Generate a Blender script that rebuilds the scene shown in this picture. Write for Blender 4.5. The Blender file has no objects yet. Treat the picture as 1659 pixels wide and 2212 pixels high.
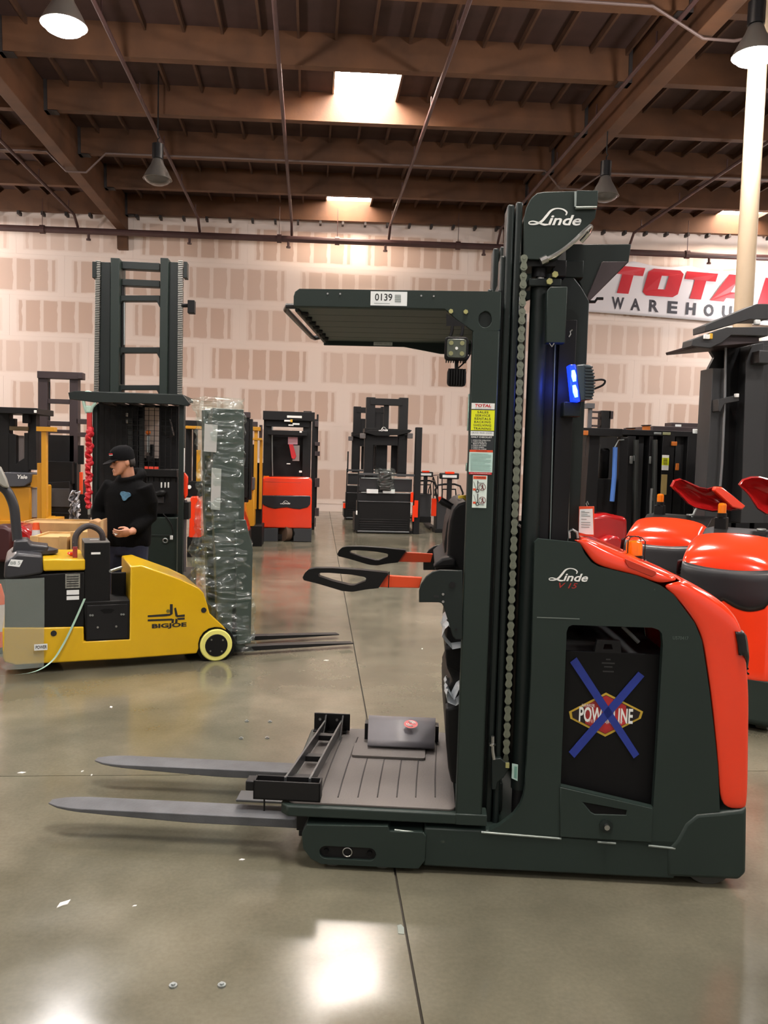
import bpy, bmesh, math, random
from mathutils import Vector, Matrix
from mathutils.geometry import tessellate_polygon

random.seed(7)
S = bpy.context.scene
COL = S.collection
R = math.radians

# ------------------------------------------------------------------ camera
IMG_W, IMG_H, F_PX, CAM_H = 1659, 2212, 1790.0, 1.65
_d = Vector((670 - 829.5, 1106 - 977, F_PX)).normalized()          # world +Y seen by the camera (right, up, forward)
_u = Vector((.022, 1, 0)); _u = (_u - _d * _u.dot(_d)).normalized()  # world +Z
_x = _d.cross(_u)
if _x.x < 0: _x = -_x                                               # world +X
MROT = Matrix((_x, _d, _u))                                         # camera (right, up, forward) -> world
CAM_P = Vector((0, 0, CAM_H))
cam_data = bpy.data.cameras.new('camera'); cam = bpy.data.objects.new('camera', cam_data); COL.objects.link(cam)
cam_data.sensor_fit = 'VERTICAL'; cam_data.sensor_height = 36; cam_data.lens = F_PX / IMG_H * 36
cam_data.clip_end = 200
_r, _up, _f = MROT.col[0], MROT.col[1], MROT.col[2]
cam.matrix_world = Matrix(((_r.x, _up.x, -_f.x, 0), (_r.y, _up.y, -_f.y, 0), (_r.z, _up.z, -_f.z, CAM_H), (0, 0, 0, 1)))
S.camera = cam

# ------------------------------------------------------------------ world, exposure
world = bpy.data.worlds.new('world'); S.world = world; world.use_nodes = True
_bg = world.node_tree.nodes['Background']
_bg.inputs[0].default_value = (1.0, .90, .84, 1); _bg.inputs[1].default_value = .52   # even warm fill light added from all around
S.view_settings.view_transform = 'Standard'; S.view_settings.look = 'None'
S.view_settings.exposure = 0.33; S.view_settings.gamma = 1; S.view_settings.use_curve_mapping = False
S.cycles.max_bounces = 5; S.cycles.diffuse_bounces = 3; S.cycles.glossy_bounces = 3; S.cycles.transmission_bounces = 3; S.cycles.transparent_max_bounces = 8
S.cycles.use_adaptive_sampling = True; S.cycles.adaptive_threshold = .03; S.cycles.use_light_tree = False
S.cycles.caustics_reflective = False; S.cycles.caustics_refractive = False
SKYLIGHT_E, LAMP_W = 72.0, 300.0

# ------------------------------------------------------------------ measuring helpers
def ray(px, py): return MROT @ Vector((px - 829.5, 1106 - py, F_PX))
def floor_pt(px, py, z=0.0):
    r = ray(px, py); return CAM_P + r * ((z - CAM_H) / r.z)
class Frame:
    """A thing's own frame on the floor: u along it, v away from the near side."""
    def __init__(s, x, y, deg):
        a = R(deg); s.o = Vector((x, y, 0)); s.deg = deg
        s.u = Vector((math.cos(a), math.sin(a), 0)); s.v = Vector((-math.sin(a), math.cos(a), 0))
    def at(s, px, py, v=0.0):
        r = ray(px, py); t = ((s.o - CAM_P).dot(s.v) + v) / r.dot(s.v)
        p = CAM_P + r * t - s.o
        return (p.dot(s.u), p.z)
    def on(s, px, py, z):
        p = floor_pt(px, py, z) - s.o
        return (p.dot(s.u), p.dot(s.v))
    def pts(s, l, v=0.0): return [s.at(a, b, v) for a, b in l]
    def U(s, px, py, v=0.0): return s.at(px, py, v)[0]
    def Z(s, px, py, v=0.0): return s.at(px, py, v)[1]

# ------------------------------------------------------------------ materials
def lin(h):
    h = h.lstrip('#'); o = []
    for i in (0, 2, 4):
        c = int(h[i:i + 2], 16) / 255
        o.append(c / 12.92 if c <= .04045 else ((c + .055) / 1.055) ** 2.4)
    return (*o, 1)
def nd(nt, t, **k):
    n = nt.nodes.new(t)
    for a, b in k.items(): setattr(n, a, b)
    return n
MATS = {}
def mat(name, col, rough=.5, metal=0.0, bump=0.0, scale=60.0, vary=0.0, vscale=3.0, coat=0.0, emit=None, estr=0.0, trans=0.0, alpha=1.0, spec=.5):
    if name in MATS: return MATS[name]
    m = bpy.data.materials.new(name); m.use_nodes = True; nt = m.node_tree
    b = nt.nodes['Principled BSDF']
    c = lin(col) if isinstance(col, str) else (*col, 1)
    b.inputs['Base Color'].default_value = c
    b.inputs['Roughness'].default_value = rough; b.inputs['Metallic'].default_value = metal
    b.inputs['Coat Weight'].default_value = coat; b.inputs['Coat Roughness'].default_value = .06
    b.inputs['Transmission Weight'].default_value = trans; b.inputs['Alpha'].default_value = alpha
    b.inputs['Specular IOR Level'].default_value = spec
    if emit:
        b.inputs['Emission Color'].default_value = lin(emit); b.inputs['Emission Strength'].default_value = estr
    tc = nd(nt, 'ShaderNodeTexCoord')
    if vary:
        n = nd(nt, 'ShaderNodeTexNoise'); n.inputs['Scale'].default_value = vscale; n.inputs['Detail'].default_value = 5
        nt.links.new(tc.outputs['Object'], n.inputs['Vector'])
        mr = nd(nt, 'ShaderNodeMapRange'); mr.inputs[1].default_value = .3; mr.inputs[2].default_value = .7
        mr.inputs[3].default_value = 1 - vary; mr.inputs[4].default_value = 1 + vary
        nt.links.new(n.outputs['Fac'], mr.inputs[0])
        mx = nd(nt, 'ShaderNodeMix', data_type='RGBA', blend_type='MULTIPLY'); mx.inputs[0].default_value = 1
        mx.inputs[6].default_value = c; nt.links.new(mr.outputs[0], mx.inputs[7])
        nt.links.new(mx.outputs[2], b.inputs['Base Color'])
    if bump:
        n2 = nd(nt, 'ShaderNodeTexNoise'); n2.inputs['Scale'].default_value = scale; n2.inputs['Detail'].default_value = 3
        nt.links.new(tc.outputs['Object'], n2.inputs['Vector'])
        bp = nd(nt, 'ShaderNodeBump'); bp.inputs['Strength'].default_value = bump; bp.inputs['Distance'].default_value = .004
        nt.links.new(n2.outputs['Fac'], bp.inputs['Height']); nt.links.new(bp.outputs[0], b.inputs['Normal'])
    MATS[name] = m
    return m

GREEN = mat('green_grey_paint', '#25302c', .45, vary=.08, vscale=2, spec=.3)
GREEN2 = mat('dark_green_paint', '#1c2422', .42, vary=.08, spec=.3)
BLACK = mat('black_plastic', '#151515', .5, spec=.2)
BLACKM = mat('black_steel', '#19191a', .45, vary=.15, spec=.25)
BROWNM = mat('brown_black_steel', '#33282a', .5, vary=.1)
RUBBER = mat('black_rubber', '#101010', .75, spec=.15)
RED = mat('red_paint', '#ee3d1c', .16, coat=.6, vary=.03)
DEEPRED = mat('deep_red_paint', '#b01c1c', .2, coat=.5)
ORANGE = mat('orange_paint', '#d9481d', .4)
YELLOW = mat('yellow_paint', '#d2a90f', .3, vary=.05, coat=.3)
YELLOW2 = mat('ochre_paint', '#c28a1c', .4, vary=.08)
STEEL = mat('bright_steel', '#b9bab8', .28, metal=1)
WORN = mat('worn_steel', '#525457', .55, metal=.1, vary=.25, vscale=7, bump=.3, scale=90)
WORNDK = mat('dark_worn_steel', '#3c3d3f', .5, vary=.2, vscale=8)
CHAIN2 = mat('dark_chain_steel', '#4d5348', .4, metal=.6)
CHAIN = mat('oiled_chain_steel', '#7d8374', .38, metal=.7)
WHITE = mat('white_print', '#eceeea', .5)
OFFW = mat('pale_paper', '#dfe3e2', .6)
MINT = mat('mint_paper', '#c4e2da', .6)
INK = mat('black_ink', '#1a1b1c', .55)
GREYINK = mat('grey_ink', '#8d9794', .6)
REDINK = mat('red_ink', '#c22029', .5)
SIGNY = mat('bright_yellow_print', '#e3ea14', .5)
ORPRINT = mat('orange_print', '#dd4d24', .5)
BLUETAPE = mat('blue_tape', '#20348c', .55, vary=.1, vscale=20)
AMBER = mat('amber_lens', '#f08a10', .12, trans=.55, emit='#ff7a00', estr=.15)
LAMPGLASS = mat('lamp_glass', '#4c5348', .12)
MATRUB = mat('ribbed_floor_rubber', '#5b5652', .62, vary=.1, vscale=5, bump=.25, scale=120)
CARD = mat('kraft_cardboard', '#b08a62', .8, vary=.08)
CREAM = mat('cream_paint', '#b8a387', .5, vary=.04)
GALV = mat('galvanised', '#9aa09e', .35, metal=.8)
PIPE = mat('dark_pipe', '#4a3230', .5, vary=.15)

def film_mat():
    m = bpy.data.materials.new('clear_stretch_film'); m.use_nodes = True; nt = m.node_tree
    nt.nodes.clear()
    out = nd(nt, 'ShaderNodeOutputMaterial'); mix = nd(nt, 'ShaderNodeMixShader')
    tr = nd(nt, 'ShaderNodeBsdfTransparent'); tr.inputs[0].default_value = (.9, .95, .93, 1)
    gl = nd(nt, 'ShaderNodeBsdfPrincipled'); gl.inputs['Base Color'].default_value = lin('#eef3f0'); gl.inputs['Roughness'].default_value = .1
    gl.inputs['Specular IOR Level'].default_value = 1.0
    tc = nd(nt, 'ShaderNodeTexCoord'); mp = nd(nt, 'ShaderNodeMapping'); mp.inputs['Scale'].default_value = (2.2, 2.2, 5); mp.inputs['Rotation'].default_value = (.5, .6, .2)
    n = nd(nt, 'ShaderNodeTexNoise', noise_type='RIDGED_MULTIFRACTAL'); n.inputs['Scale'].default_value = 3; n.inputs['Detail'].default_value = 6; n.inputs['Roughness'].default_value = .6
    nt.links.new(tc.outputs['Object'], mp.inputs[0]); nt.links.new(mp.outputs[0], n.inputs['Vector'])
    bp = nd(nt, 'ShaderNodeBump'); bp.inputs['Strength'].default_value = 1; bp.inputs['Distance'].default_value = .12
    nt.links.new(n.outputs['Fac'], bp.inputs['Height']); nt.links.new(bp.outputs[0], gl.inputs['Normal'])
    mr = nd(nt, 'ShaderNodeMapRange'); mr.inputs[1].default_value = .35; mr.inputs[2].default_value = .95; mr.inputs[3].default_value = .10; mr.inputs[4].default_value = 1.0  # ridges turn whiter and more opaque, painting glints along the crinkles
    nt.links.new(n.outputs['Fac'], mr.inputs[0]); nt.links.new(mr.outputs[0], mix.inputs[0])
    gs = nd(nt, 'ShaderNodeBsdfAnisotropic'); gs.inputs['Color'].default_value = (.92, .97, .95, 1); gs.inputs['Roughness'].default_value = .22; nt.links.new(bp.outputs[0], gs.inputs['Normal'])
    m2 = nd(nt, 'ShaderNodeMixShader'); m2.inputs[0].default_value = .6; nt.links.new(gl.outputs[0], m2.inputs[1]); nt.links.new(gs.outputs[0], m2.inputs[2])
    nt.links.new(tr.outputs[0], mix.inputs[1]); nt.links.new(m2.outputs[0], mix.inputs[2]); nt.links.new(mix.outputs[0], out.inputs[0])
    return m
FILM = film_mat()
HAZY = mat('hazy_film', '#a9b5ae', .2, alpha=.36, bump=.6, scale=9)
MILKY = mat('milky_plastic_bag', '#d5dcdf', .25, alpha=.7)

# ------------------------------------------------------------------ mesh helpers
class MB:
    """Collects shapes (local u, v, z) and links them as one mesh object."""
    def __init__(s): s.v = []; s.f = []
    def add(s, vs, fs):
        n = len(s.v); s.v += [tuple(p) for p in vs]; s.f += [tuple(i + n for i in f) for f in fs]; return s
    def box(s, x0, x1, y0, y1, z0, z1):
        if x0 > x1: x0, x1 = x1, x0
        if y0 > y1: y0, y1 = y1, y0
        if z0 > z1: z0, z1 = z1, z0
        return s.add([(x0, y0, z0), (x1, y0, z0), (x1, y1, z0), (x0, y1, z0), (x0, y0, z1), (x1, y0, z1), (x1, y1, z1), (x0, y1, z1)],
                     [(3, 2, 1, 0), (4, 5, 6, 7), (0, 1, 5, 4), (1, 2, 6, 5), (2, 3, 7, 6), (3, 0, 4, 7)])
    def prism(s, poly, v0, v1, holes=(), axis='v'):
        """poly in (u, z), pushed along v; axis 'z': poly in (u, v) pushed along z."""
        loops = [list(poly)] + [list(h) for h in holes]
        def area(l): return sum(l[i][0] * l[(i + 1) % len(l)][1] - l[(i + 1) % len(l)][0] * l[i][1] for i in range(len(l)))
        if area(loops[0]) < 0: loops[0].reverse()
        for h in loops[1:]:
            if area(h) > 0: h.reverse()
        flat = [p for l in loops for p in l]; n = len(flat)
        P = (lambda p, w: (p[0], w, p[1])) if axis == 'v' else (lambda p, w: (p[0], p[1], w))
        vs = [P(p, v0) for p in flat] + [P(p, v1) for p in flat]; fs = []
        if len(loops) == 1:
            fs += [tuple(range(n)), tuple(range(2 * n - 1, n - 1, -1))]
        else:
            for t in tessellate_polygon([[Vector((p[0], p[1], 0)) for p in l] for l in loops]):
                a = [flat[i] for i in t]
                if area(a) < 0: t = t[::-1]
                fs += [tuple(t), tuple(i + n for i in reversed(t))]
        k = 0
        for l in loops:
            m = len(l)
            for i in range(m):
                a, b = k + i, k + (i + 1) % m; fs.append((b, a, a + n, b + n))
            k += m
        if axis != 'v': fs = [f[::-1] for f in fs]
        return s.add(vs, fs)
    def tube(s, pts, r, n=8, closed=False, cap=True):
        pts = [Vector(p) for p in pts]; rs = r if isinstance(r, (list, tuple)) else [r] * len(pts)
        vs = []; fs = []; L = len(pts); nrm = None
        for i, p in enumerate(pts):
            a = pts[(i - 1) % L] if (i or closed) else p; b = pts[(i + 1) % L] if (i < L - 1 or closed) else p
            t = (b - a); t = t.normalized() if t.length > 1e-9 else Vector((0, 0, 1))
            if nrm is None:
                nrm = t.orthogonal().normalized()
            else:
                nrm = (nrm - t * nrm.dot(t)); nrm = nrm.normalized() if nrm.length > 1e-6 else t.orthogonal().normalized()
            bi = t.cross(nrm)
            for k in range(n):
                q = 2 * math.pi * k / n; vs.append(p + (nrm * math.cos(q) + bi * math.sin(q)) * rs[i])
        for i in range(L if closed else L - 1):
            for k in range(n):
                a, b = i * n + k, i * n + (k + 1) % n; c, d = ((i + 1) % L) * n + (k + 1) % n, ((i + 1) % L) * n + k
                fs.append((a, b, c, d))
        if cap and not closed:
            fs += [tuple(range(n - 1, -1, -1)), tuple(range((L - 1) * n, L * n))]
        return s.add(vs, fs)
    def cyl(s, p0, p1, r, n=20, r1=None): return s.tube([p0, p1], [r, r if r1 is None else r1], n)
    def ring(s, c, r, w, axis='v', n=24, m=8):
        pts = []
        for k in range(n):
            q = 2 * math.pi * k / n; a, b = r * math.cos(q), r * math.sin(q)
            pts.append({'v': (c[0] + a, c[1], c[2] + b), 'z': (c[0] + a, c[1] + b, c[2]), 'u': (c[0], c[1] + a, c[2] + b)}[axis])
        return s.tube(pts, w, m, closed=True)
    def loft(s, rings, closed=True, cap=True):
        n = len(rings[0]); vs = [p for r_ in rings for p in r_]; fs = []
        for i in range(len(rings) - 1):
            for k in range(n if closed else n - 1):
                a, b = i * n + k, i * n + (k + 1) % n
                fs.append((a, b, b + n, a + n))
        if cap and closed: fs += [tuple(range(n - 1, -1, -1)), tuple(range((len(rings) - 1) * n, len(rings) * n))]
        return s.add(vs, fs)
    def mesh(s, name, smooth=35, fix=True):
        me = bpy.data.meshes.new(name); me.from_pydata([tuple(p) for p in s.v], [], s.f)
        if fix:
            b = bmesh.new(); b.from_mesh(me); bmesh.ops.recalc_face_normals(b, faces=b.faces); b.to_mesh(me); b.free()
        if smooth:
            me.shade_smooth(); me.set_sharp_from_angle(angle=R(smooth))
        return me
def obj(name, me, m, parent=None, bevel=0.0, loc=None, rot=None, seg=2):
    o = bpy.data.objects.new(name, me); COL.objects.link(o)
    if m is not None and not me.materials: me.materials.append(m)
    if parent is not None: o.parent = parent
    if loc is not None: o.location = loc
    if rot is not None: o.rotation_euler = rot
    if bevel:
        b = o.modifiers.new('edge', 'BEVEL'); b.width = bevel; b.segments = seg; b.limit_method = 'ANGLE'; b.angle_limit = R(40)
    return o
def part(name, mb, m, parent, bevel=0.0, smooth=35, **k): return obj(name, mb.mesh(name, smooth), m, parent, bevel, **k)
def bx(name, m, parent, x0, x1, y0, y1, z0, z1, bevel=0.004): return part(name, MB().box(x0, x1, y0, y1, z0, z1), m, parent, bevel)
def tag(o, label, cat, group=None):
    o['label'] = label; o['category'] = cat
    if group: o['group'] = group
    return o
def thing(name, label, cat, loc=(0, 0, 0), deg=0, group=None):
    o = bpy.data.objects.new(name, None); COL.objects.link(o); o.location = loc; o.rotation_euler = (0, 0, R(deg)); o.empty_display_size = .2
    return tag(o, label, cat, group)
def struct(name, me=None, m=None):
    o = obj(name, me, m) if me else bpy.data.objects.new(name, None)
    if not me: COL.objects.link(o)
    o['kind'] = 'structure'; return o
def text(parent, s, u0, u1, z0, z1, v, m, shear=0.0, bold=0.0, name='lettering', rot=None, space=1.0):
    """Lettering stretched to a rectangle on a face that looks towards -v."""
    c = bpy.data.curves.new('t', 'FONT'); c.body = s; c.shear = shear; c.offset = bold; c.space_character = space; c.resolution_u = 3
    o = bpy.data.objects.new('t', c); COL.objects.link(o)
    dg = bpy.context.evaluated_depsgraph_get(); me = bpy.data.meshes.new_from_object(o.evaluated_get(dg))
    bpy.data.objects.remove(o); bpy.data.curves.remove(c)
    xs = [q.co.x for q in me.vertices]; ys = [q.co.y for q in me.vertices]
    a, b, c0, d = min(xs), max(xs), min(ys), max(ys)
    for q in me.vertices:
        q.co = (u0 + (q.co.x - a) / (b - a) * (u1 - u0), v, z0 + (q.co.y - c0) / (d - c0) * (z1 - z0))
    me.materials.clear()
    return obj(name, me, m, parent)
def smoothpath(pts, k=6):
    P = [Vector(p) for p in pts]; out = []
    for i in range(len(P) - 1):
        a = P[max(i - 1, 0)]; b = P[i]; c = P[i + 1]; d = P[min(i + 2, len(P) - 1)]
        for j in range(k):
            t = j / k
            out.append(.5 * ((2 * b) + (c - a) * t + (2 * a - 5 * b + 4 * c - d) * t * t + (3 * b - a - 3 * c + d) * t ** 3))
    out.append(P[-1]); return out
def ribbon(mb, pts, w, v):
    """Flat stroke on a face that looks towards -v; w: half widths."""
    P = smoothpath([(a, b, c) for (a, b), c in zip(pts, w)], 6); L = []
    for i, p in enumerate(P):
        a = P[max(i - 1, 0)]; b = P[min(i + 1, len(P) - 1)]; t = Vector((b.x - a.x, b.y - a.y)); t = t.normalized() if t.length else Vector((1, 0))
        n = Vector((-t.y, t.x)); L.append(((p.x + n.x * p.z, v, p.y + n.y * p.z), (p.x - n.x * p.z, v, p.y - n.y * p.z)))
    vs = [q for ab in L for q in ab]; fs = [(2 * i, 2 * i + 1, 2 * i + 3, 2 * i + 2) for i in range(len(L) - 1)]
    mb.add(vs, fs); return mb
def script_word(parent, u0, u1, z0, z1, v, m):
    """The truck maker's script word: a swept capital and sheared small letters."""
    W, H = u1 - u0, z1 - z0
    q = lambda x, y: (u0 + x * W, z0 + y * H)
    pts = [q(*p) for p in ((.70, .60), (.715, .78), (.64, .95), (.52, .99), (.42, .86), (.34, .55), (.25, .22), (.14, .06), (.03, .05), (.015, .16), (.09, .22), (.2, .13), (.3, .03), (.40, .05))]
    w = [x * H for x in (.035, .05, .04, .035, .06, .075, .07, .05, .035, .03, .035, .05, .06, .03)]
    mb = ribbon(MB(), pts, w, v)
    part('lettering', mb, m, parent, smooth=0)
    text(parent, 'inde', u0 + .37 * W, u1, z0, z0 + .62 * H, v, m, shear=.28, bold=.022)
def copy_tree(o, parent=None, skip=()):
    c = o.copy(); COL.objects.link(c); c.parent = parent
    for k in list(o.children):
        if k.name.split('.')[0] not in skip: copy_tree(k, c, skip)
    return c
def rrect(x0, x1, z0, z1, r, n=4):
    out = []
    for cx, cz, a in ((x1 - r, z1 - r, 0), (x0 + r, z1 - r, 90), (x0 + r, z0 + r, 180), (x1 - r, z0 + r, 270)):
        for k in range(n + 1):
            q = R(a + 90 * k / n); out.append((cx + r * math.cos(q), cz + r * math.sin(q)))
    return out

# ================================================================== THE SETTING
# ---- floor: sealed concrete slabs parted by saw-cut joints
def concrete():
    m = bpy.data.materials.new('sealed_concrete'); m.use_nodes = True; nt = m.node_tree; b = nt.nodes['Principled BSDF']
    tc = nd(nt, 'ShaderNodeTexCoord')
    def noise(sc, det, rough=.55, dist=0):
        n = nd(nt, 'ShaderNodeTexNoise'); n.inputs['Scale'].default_value = sc; n.inputs['Detail'].default_value = det
        n.inputs['Roughness'].default_value = rough; n.inputs['Distortion'].default_value = dist
        nt.links.new(tc.outputs['Object'], n.inputs['Vector']); return n
    n1 = noise(.7, 6, .55, .3); n2 = noise(3, 4, .5); n3 = noise(60, 4)
    cr = nd(nt, 'ShaderNodeValToRGB'); e = cr.color_ramp.elements
    e[0].position = .25; e[0].color = lin('#4a493d'); e[1].position = .75; e[1].color = lin('#7b7565')
    e2 = cr.color_ramp.elements.new(.5); e2.color = lin('#625f50')
    nt.links.new(n1.outputs['Fac'], cr.inputs[0])
    mx = nd(nt, 'ShaderNodeMix', data_type='RGBA', blend_type='OVERLAY'); mx.inputs[0].default_value = .3
    nt.links.new(cr.outputs[0], mx.inputs[6]); nt.links.new(n2.outputs['Fac'], mx.inputs[7])
    mx2 = nd(nt, 'ShaderNodeMix', data_type='RGBA', blend_type='OVERLAY'); mx2.inputs[0].default_value = .18
    nt.links.new(mx.outputs[2], mx2.inputs[6]); nt.links.new(n3.outputs['Fac'], mx2.inputs[7])
    nt.links.new(mx2.outputs[2], b.inputs['Base Color'])
    mr = nd(nt, 'ShaderNodeMapRange'); mr.inputs[1].default_value = .3; mr.inputs[2].default_value = .7; mr.inputs[3].default_value = .13; mr.inputs[4].default_value = .22
    nt.links.new(n2.outputs['Fac'], mr.inputs[0]); nt.links.new(mr.outputs[0], b.inputs['Roughness'])
    bp = nd(nt, 'ShaderNodeBump'); bp.inputs['Strength'].default_value = .04; bp.inputs['Distance'].default_value = .01
    nt.links.new(n2.outputs['Fac'], bp.inputs['Height']); nt.links.new(bp.outputs[0], b.inputs['Normal'])
    return m
CONC = concrete()
JOINT = mat('joint_filler', '#3b372f', .9)
floor = struct('floor', MB().box(-16, 22, -14, 24.2, -.2, -.012).mesh('floor', 0), JOINT)
jx = lambda y: .340 + .0100 * y                     # the long joint runs almost straight away from the camera
g = .0045; gy = 4.17
for (x0, x1) in ((-16, None), (None, 22)):
    for (y0, y1) in ((-14, gy - .003), (gy + .003, 24.2)):
        q = [(x0 if x0 is not None else jx(y) + g, y) for y in (y0, y1)] + [(x1 if x1 is not None else jx(y) - g, y) for y in (y1, y0)]
        part('concrete_slab', MB().prism(q, -.0119, 0, axis='z'), CONC, floor, smooth=0)
# anchor bolts and plugs left in the slabs
bolt_me = MB().cyl((0, 0, -.004), (0, 0, .006), .013, 10).cyl((0, 0, .006), (0, 0, .011), .007, 6).mesh('anchor_bolt')
for px, py in ((533, 1559), (583, 1560), (521, 1596), (577, 1595), (374, 2131), (479, 2130)):
    p = floor_pt(px, py); obj('anchor_bolt', bolt_me, GALV, floor, loc=(p.x, p.y, 0))
# a patched chip beside the joint
p = floor_pt(866, 2008)
part('joint_patch', MB().prism([(p.x - .012, p.y - .025), (p.x + .008, p.y - .03), (p.x + .012, p.y + .01), (p.x + .004, p.y + .03), (p.x - .01, p.y + .025)], -.004, .0015, axis='z'), mat('patch_grey', '#747c74', .6), floor, smooth=0)

# ---- far wall: taped drywall boards, the bare paper fields left between the joint compound
WALL_Y = 23.4
def drywall():
    m = bpy.data.materials.new('taped_drywall'); m.use_nodes = True; nt = m.node_tree; b = nt.nodes['Principled BSDF']
    b.inputs['Roughness'].default_value = .85
    tc = nd(nt, 'ShaderNodeTexCoord'); sp = nd(nt, 'ShaderNodeSeparateXYZ')
    nz = nd(nt, 'ShaderNodeTexNoise'); nz.inputs['Scale'].default_value = 3.2; nz.inputs['Detail'].default_value = 4
    oi = nd(nt, 'ShaderNodeObjectInfo')
    add = nd(nt, 'ShaderNodeVectorMath', operation='ADD'); nt.links.new(tc.outputs['Object'], add.inputs[0]); nt.links.new(oi.outputs['Location'], add.inputs[1])
    nt.links.new(add.outputs[0], nz.inputs['Vector'])
    nt.links.new(tc.outputs['Object'], sp.inputs[0])
    def ma(op, a, bb, clamp=False):
        n = nd(nt, 'ShaderNodeMath', operation=op, use_clamp=clamp)
        for i, k in enumerate((a, bb)):
            if k is None: continue
            if isinstance(k, (int, float)): n.inputs[i].default_value = k
            else: nt.links.new(k, n.inputs[i])
        return n.outputs[0]
    wob = ma('MULTIPLY', ma('SUBTRACT', nz.outputs['Fac'], .5), .06)
    X = ma('ADD', sp.outputs['X'], wob); Z = ma('ADD', sp.outputs['Z'], wob)
    # bare field: inside the board's taped edges, between the mudded screw lines
    ex = ma('MULTIPLY', ma('SUBTRACT', 1.30, ma('ABSOLUTE', X, None)), 40, True)
    ez = ma('MULTIPLY', ma('SUBTRACT', .425, ma('ABSOLUTE', Z, None)), 40, True)
    st = ma('ABSOLUTE', ma('SUBTRACT', ma('FRACT', ma('ADD', ma('DIVIDE', X, .46), 10), None), .5), None)
    ss = ma('MULTIPLY', ma('SUBTRACT', st, ma('ADD', .09, ma('MULTIPLY', wob, 2))), 30, True)
    half = ma('MULTIPLY', ma('ADD', ss, .18), .85, True)
    f = ma('MULTIPLY', ma('MULTIPLY', ex, ez), half)
    dens = ma('MULTIPLY', f, ma('ADD', .55, ma('MULTIPLY', oi.outputs['Random'], .4)))
    # a second, thinner coat shades the border of each field
    ex2 = ma('MULTIPLY', ma('SUBTRACT', 1.36, ma('ABSOLUTE', X, None)), 30, True); ez2 = ma('MULTIPLY', ma('SUBTRACT', .455, ma('ABSOLUTE', Z, None)), 30, True)
    border = ma('MULTIPLY', ma('MULTIPLY', ex2, ez2), .22)
    tot = ma('MAXIMUM', dens, border)
    mx = nd(nt, 'ShaderNodeMix', data_type='RGBA'); mx.inputs[6].default_value = lin('#f6e5da'); mx.inputs[7].default_value = lin('#d3b5a2')
    nt.links.new(tot, mx.inputs[0]); nt.links.new(mx.outputs[2], b.inputs['Base Color'])
    return m
DRY = drywall()
wall = struct('wall_back', MB().box(-16, 22, WALL_Y + .013, WALL_Y + .25, 0, 8.9).mesh('wall_back', 0), mat('wall_compound', '#f6e5da', .85, vary=.03))
board = MB().box(-1.528, 1.528, 0, .0129, -.5425, .5425).mesh('drywall_board', 0)
rows = [.76 + 1.087 * k for k in range(7)]
offs = [.4, -.8, -.64, -1.46, -.48, .96, -.3]
for r_, z in enumerate(rows):
    for k in range(-7, 9):
        x = offs[r_] + k * 3.06
        if -10.5 < x < 16: obj('drywall_board', board, DRY, wall, loc=(x, WALL_Y, z))
# ledger band and short cripple blocks at the head of the wall
struct('wall_left', MB().box(-16.2, -16, -2, 23.6, 0, 8.6).mesh('wall_left', 0), mat('side_wall', '#d9c6ba', .85))
struct('wall_right', MB().box(22, 22.2, -2, 23.6, 0, 9.2).mesh('wall_right', 0), mat('side_wall', '#d9c6ba', .85))

# ---- timber roof: deck panels, glulam purlins, sub-purlins and girders, gently pitched
WOOD = mat('roof_timber', '#573a28', .75, vary=.3, vscale=2.2, bump=.4, scale=30)
WOODG = mat('glulam_timber', '#5b3a22', .7, vary=.3, vscale=1.6, bump=.3, scale=25)
DECK = mat('roof_deck', '#46302a', .85, vary=.3, vscale=1.2, bump=.3, scale=20)
HANG = mat('hanger_steel', '#2b2422', .6)
ceil = struct('ceiling'); ceil.rotation_euler = (0, -.020, 0); ceil.location = (0, 0, 0)
PUR = [23.12 - 2.25 * k for k in range(17)]           # purlin lines
ZB, ZD = 7.93, 8.46                                   # purlin underside, deck underside
pm = MB().box(-16, 22, -.085, .085, ZB, ZD).mesh('purlin', 0)
for y in PUR[:14]: obj('purlin', pm, WOODG, ceil, loc=(0, y, 0))
SKY = set()
def bay(y): return min(range(16), key=lambda i: abs((PUR[i] + PUR[i + 1]) / 2 - y))
sky_spots = [(x, y) for y in (22.0, 15.25, 8.5, 1.75) for x in (-9.55, 1.05, 12.0)]
dm = MB().box(-.608, .608, .0, 2.25, ZD, ZD + .03).mesh('deck_panel', 0)
sky_cells = set()
for (x, y) in sky_spots: sky_cells.add((round((x - 1.05) / 1.22), bay(y)))
rf = MB().box(-.02, .02, .085, 2.165, ZD - .115, ZD - .001).mesh('sub_purlin', 0)
back = {}
for i in range(13):
    y1, y0 = PUR[i], PUR[i + 1]
    vis = y1 > 8
    plain = MB(); plain_r = MB()
    for k in range(-14, 18):
        x = 1.05 + 1.22 * k
        if (k, i) in sky_cells: continue
        seen = vis and (-.47 * y1 - 1.2) < x < (.60 * y1 + 1.2)
        if seen: obj('deck_panel', dm, DECK, ceil, loc=(x, y0, 0))
        else: plain.box(x - .608, x + .608, y0, y1, ZD, ZD + .03)
        for dx in (-.61, 0):
            if (k, i) in sky_cells and dx == 0: continue
            if seen: obj('sub_purlin', rf, WOOD, ceil, loc=(x + dx, y0, 0))
            else: plain_r.box(x + dx - .02, x + dx + .02, y0 + .085, y1 - .085, ZD - .115, ZD - .001)
    if plain.v:
        o = part('deck_field', plain, DECK, ceil, smooth=0); o['kind'] = 'stuff'
    if plain_r.v:
        o = part('sub_purlin_field', plain_r, WOOD, ceil, smooth=0); o['kind'] = 'stuff'
gm = MB().box(-.13, .13, -8, 23.38, 7.55, ZD - .02).mesh('girder', 0)
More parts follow.
